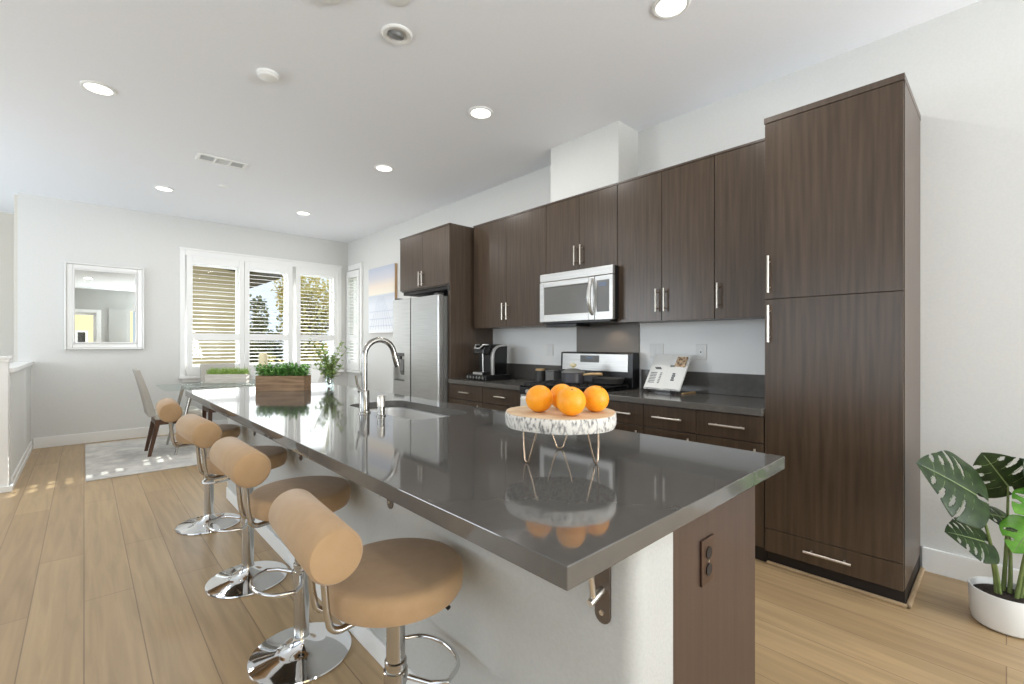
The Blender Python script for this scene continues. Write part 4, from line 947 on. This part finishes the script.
# ------------------------------------------------------------------ monstera by the pantry
pcx, pcy = 3.04, 0.0
t = thing('potted_monstera', (pcx, pcy, 0), 'monstera plant in a round white pot on the floor by the pantry', 'potted plant')
MB().lathe([(0, .004), (.095, 0), (.112, .012), (.120, .045), (.125, .158), (.123, .163), (.117, .162), (.114, .13), (0, .12)], (pcx, pcy, 0), 48).build('pot', 'white_ceramic', t, smooth=True)
MB().lathe([(.1135, .132), (.10, .140), (.05, .146), (0, .148)], (pcx, pcy, 0), 32).build('soil', 'soil', t, smooth=True)
def bez(p0, p1, p2, n=10):
    return [p0 * (1 - u) ** 2 + p1 * 2 * u * (1 - u) + p2 * u * u for u in [i / n for i in range(n + 1)]]
def monstera_leaf(basep, tip, width, facing, mat_, bend=.12, slits=4, stem_from=None, holes=True):
    """heart-shaped split leaf from stalk joint basep to tip; facing = approximate normal"""
    basep, tip = Vector(basep), Vector(tip); ax = tip - basep; Ln = ax.length; ax.normalize()
    nn = Vector(facing); nn = (nn - ax * nn.dot(ax)).normalized(); sd = ax.cross(nn)
    def half(v):     # half width along the leaf, v from -.22 (lobe) to 1 (tip)
        if v < 0: return width * .5 * (1 - (v / -.24) ** 2) ** .5 * .92
        return width * .5 * max(0.0, (1 - v ** 2.1)) ** .8 * (.92 + .14 * math.sin(PI * min(1, v * 1.6)))
    # strips between the side veins: each a curved finger from midrib to margin
    mb = MB(); bm = mb.bm
    def P(v, w):   # v along, w signed sideways distance
        hw = max(half(max(min(v, .999), -.235)), 1e-4); q = w / (width * .5)
        z = -bend * width * q * q - bend * .9 * Ln * max(v, 0) ** 2 + .10 * width * abs(q) ** .7 * .5
        return basep + ax * (v * Ln) + sd * w + nn * z
    nseg = slits + 1
    for sgn in (-1, 1):
        NV, NW = 84, 22
        grid = []
        for i in range(NV + 1):
            v = -.235 + 1.233 * i / NV
            row = []
            for j in range(NW + 1):
                f = j / NW
                sweep = .20 * f * f * (1 - max(v, 0))      # veins sweep towards the tip
                vv = min(v + (sweep if v > 0 else 0), .998)
                wv = half(v if v < 0 else min(v + sweep * .6, .998)) * f
                if v < 0: wv = max(wv, 0) * 1.0; 
                row.append((vv, sgn * wv, f, v))
            grid.append(row)
        V = [[bm.verts.new(P(a, w)) for (a, w, f, v) in row] for row in grid]
        for i in range(NV):
            for j in range(NW):
                v = grid[i][j][3]; f = (j + .5) / NW
                cut = False
                if .02 < v < .90:
                    ph = (v - .02) / .88 * nseg; k = round(ph); fr_ = abs(ph - k)
                    if 0 < k < nseg:
                        f0 = .30 + .07 * ((k * 5 + (sgn > 0) * 3) % 4); f1 = 1.1 if (k + (sgn > 0)) % 2 else .86
                        if f0 < f < f1: 
                            if fr_ < .06 + .17 * math.sin(PI * min((f - f0) / (f1 - f0) * .9 + .08, 1)): cut = True
                if v < -.02 and f < .06 + .25 * (-v): cut = True
                if not cut:
                    try:
                        fc = bm.faces.new([V[i][j], V[i + 1][j], V[i + 1][j + 1], V[i][j + 1]] if sgn > 0 else [V[i][j], V[i][j + 1], V[i + 1][j + 1], V[i + 1][j]])
                    except ValueError: pass
    bmesh.ops.remove_doubles(bm, verts=bm.verts, dist=.0006)
    loose = [v for v in bm.verts if not v.link_faces]; bmesh.ops.delete(bm, geom=loose, context='VERTS')
    lf_ = mb.build('leaf', mat_, t, smooth=60); so = lf_.modifiers.new('thick', 'SOLIDIFY'); so.thickness = .0016
    vm = MB(); vm.tube([P(v, 0) + nn * .0012 for v in [i / 12 for i in range(12)]], .002, 6, rs=[.0034 - .002 * i / 12 for i in range(12)])
    for k in range(nseg):
        v0 = .05 + k * .84 / nseg
        for sgn in (-1, 1):
            vm.tube([P(min(v0 + .16 * f * f, .99), sgn * half(min(v0 + .12 * f * f, .99)) * f) + nn * .0010 for f in (0, .25, .5, .75, .88)], .001, 5, rs=[.0016, .0014, .0012, .0009, .0006])
    vm.build('vein', 'monstera_vein', lf_)
    if stem_from is not None:
        s0 = Vector(stem_from); mid = (s0 + basep) / 2 + Vector((0, 0, .06)) - ax * .02
        MB().tube(bez(s0, mid, basep), .006, 10, rs=[.009 - .005 * i / 10 for i in range(11)]).build('stalk', 'stalk', t, smooth=True)
tocam = Vector((-1, 0, .45))
S0 = lambda dx, dy: (pcx + dx, pcy + dy, .140)
monstera_leaf((2.91, .095, .598), (2.742, .258, .745), .35, (-.72, -.30, .75), 'monstera', .10, 4, S0(-.02, .02))
monstera_leaf((3.10, -.005, .62), (3.02, .072, .765), .25, (-.8, .1, .45), 'monstera', .10, 3, S0(.03, .01))
monstera_leaf((2.945, .068, .385), (2.815, .178, .44), .21, (-.75, -.1, .80), 'monstera', .10, 4, S0(-.02, .03))
monstera_leaf((3.10, .0, .47), (3.03, .075, .50), .16, (-.6, .2, .7), 'monstera', .12, 2, S0(.02, -.01))
monstera_leaf((3.02, -.075, .475), (2.94, -.02, .37), .17, (-.9, .2, .35), 'monstera_bright', .08, 2, S0(-.02, -.03))
monstera_leaf((3.04, -.115, .60), (2.97, -.025, .54), .17, (-.7, .1, .7), 'monstera_bright', .10, 2, S0(.0, -.04))
monstera_leaf((3.06, -.20, .40), (3.0, -.12, .31), .14, (-.8, .2, .5), 'monstera', .10, 2, S0(.01, -.05))
monstera_leaf((3.10, -.16, .66), (3.02, -.06, .76), .26, (-.8, .1, .5), 'monstera', .10, 3, S0(.04, -.03))
monstera_leaf((3.06, -.26, .52), (3.02, -.38, .62), .28, (-.8, -.2, .5), 'monstera', .10, 4, S0(.02, -.05))
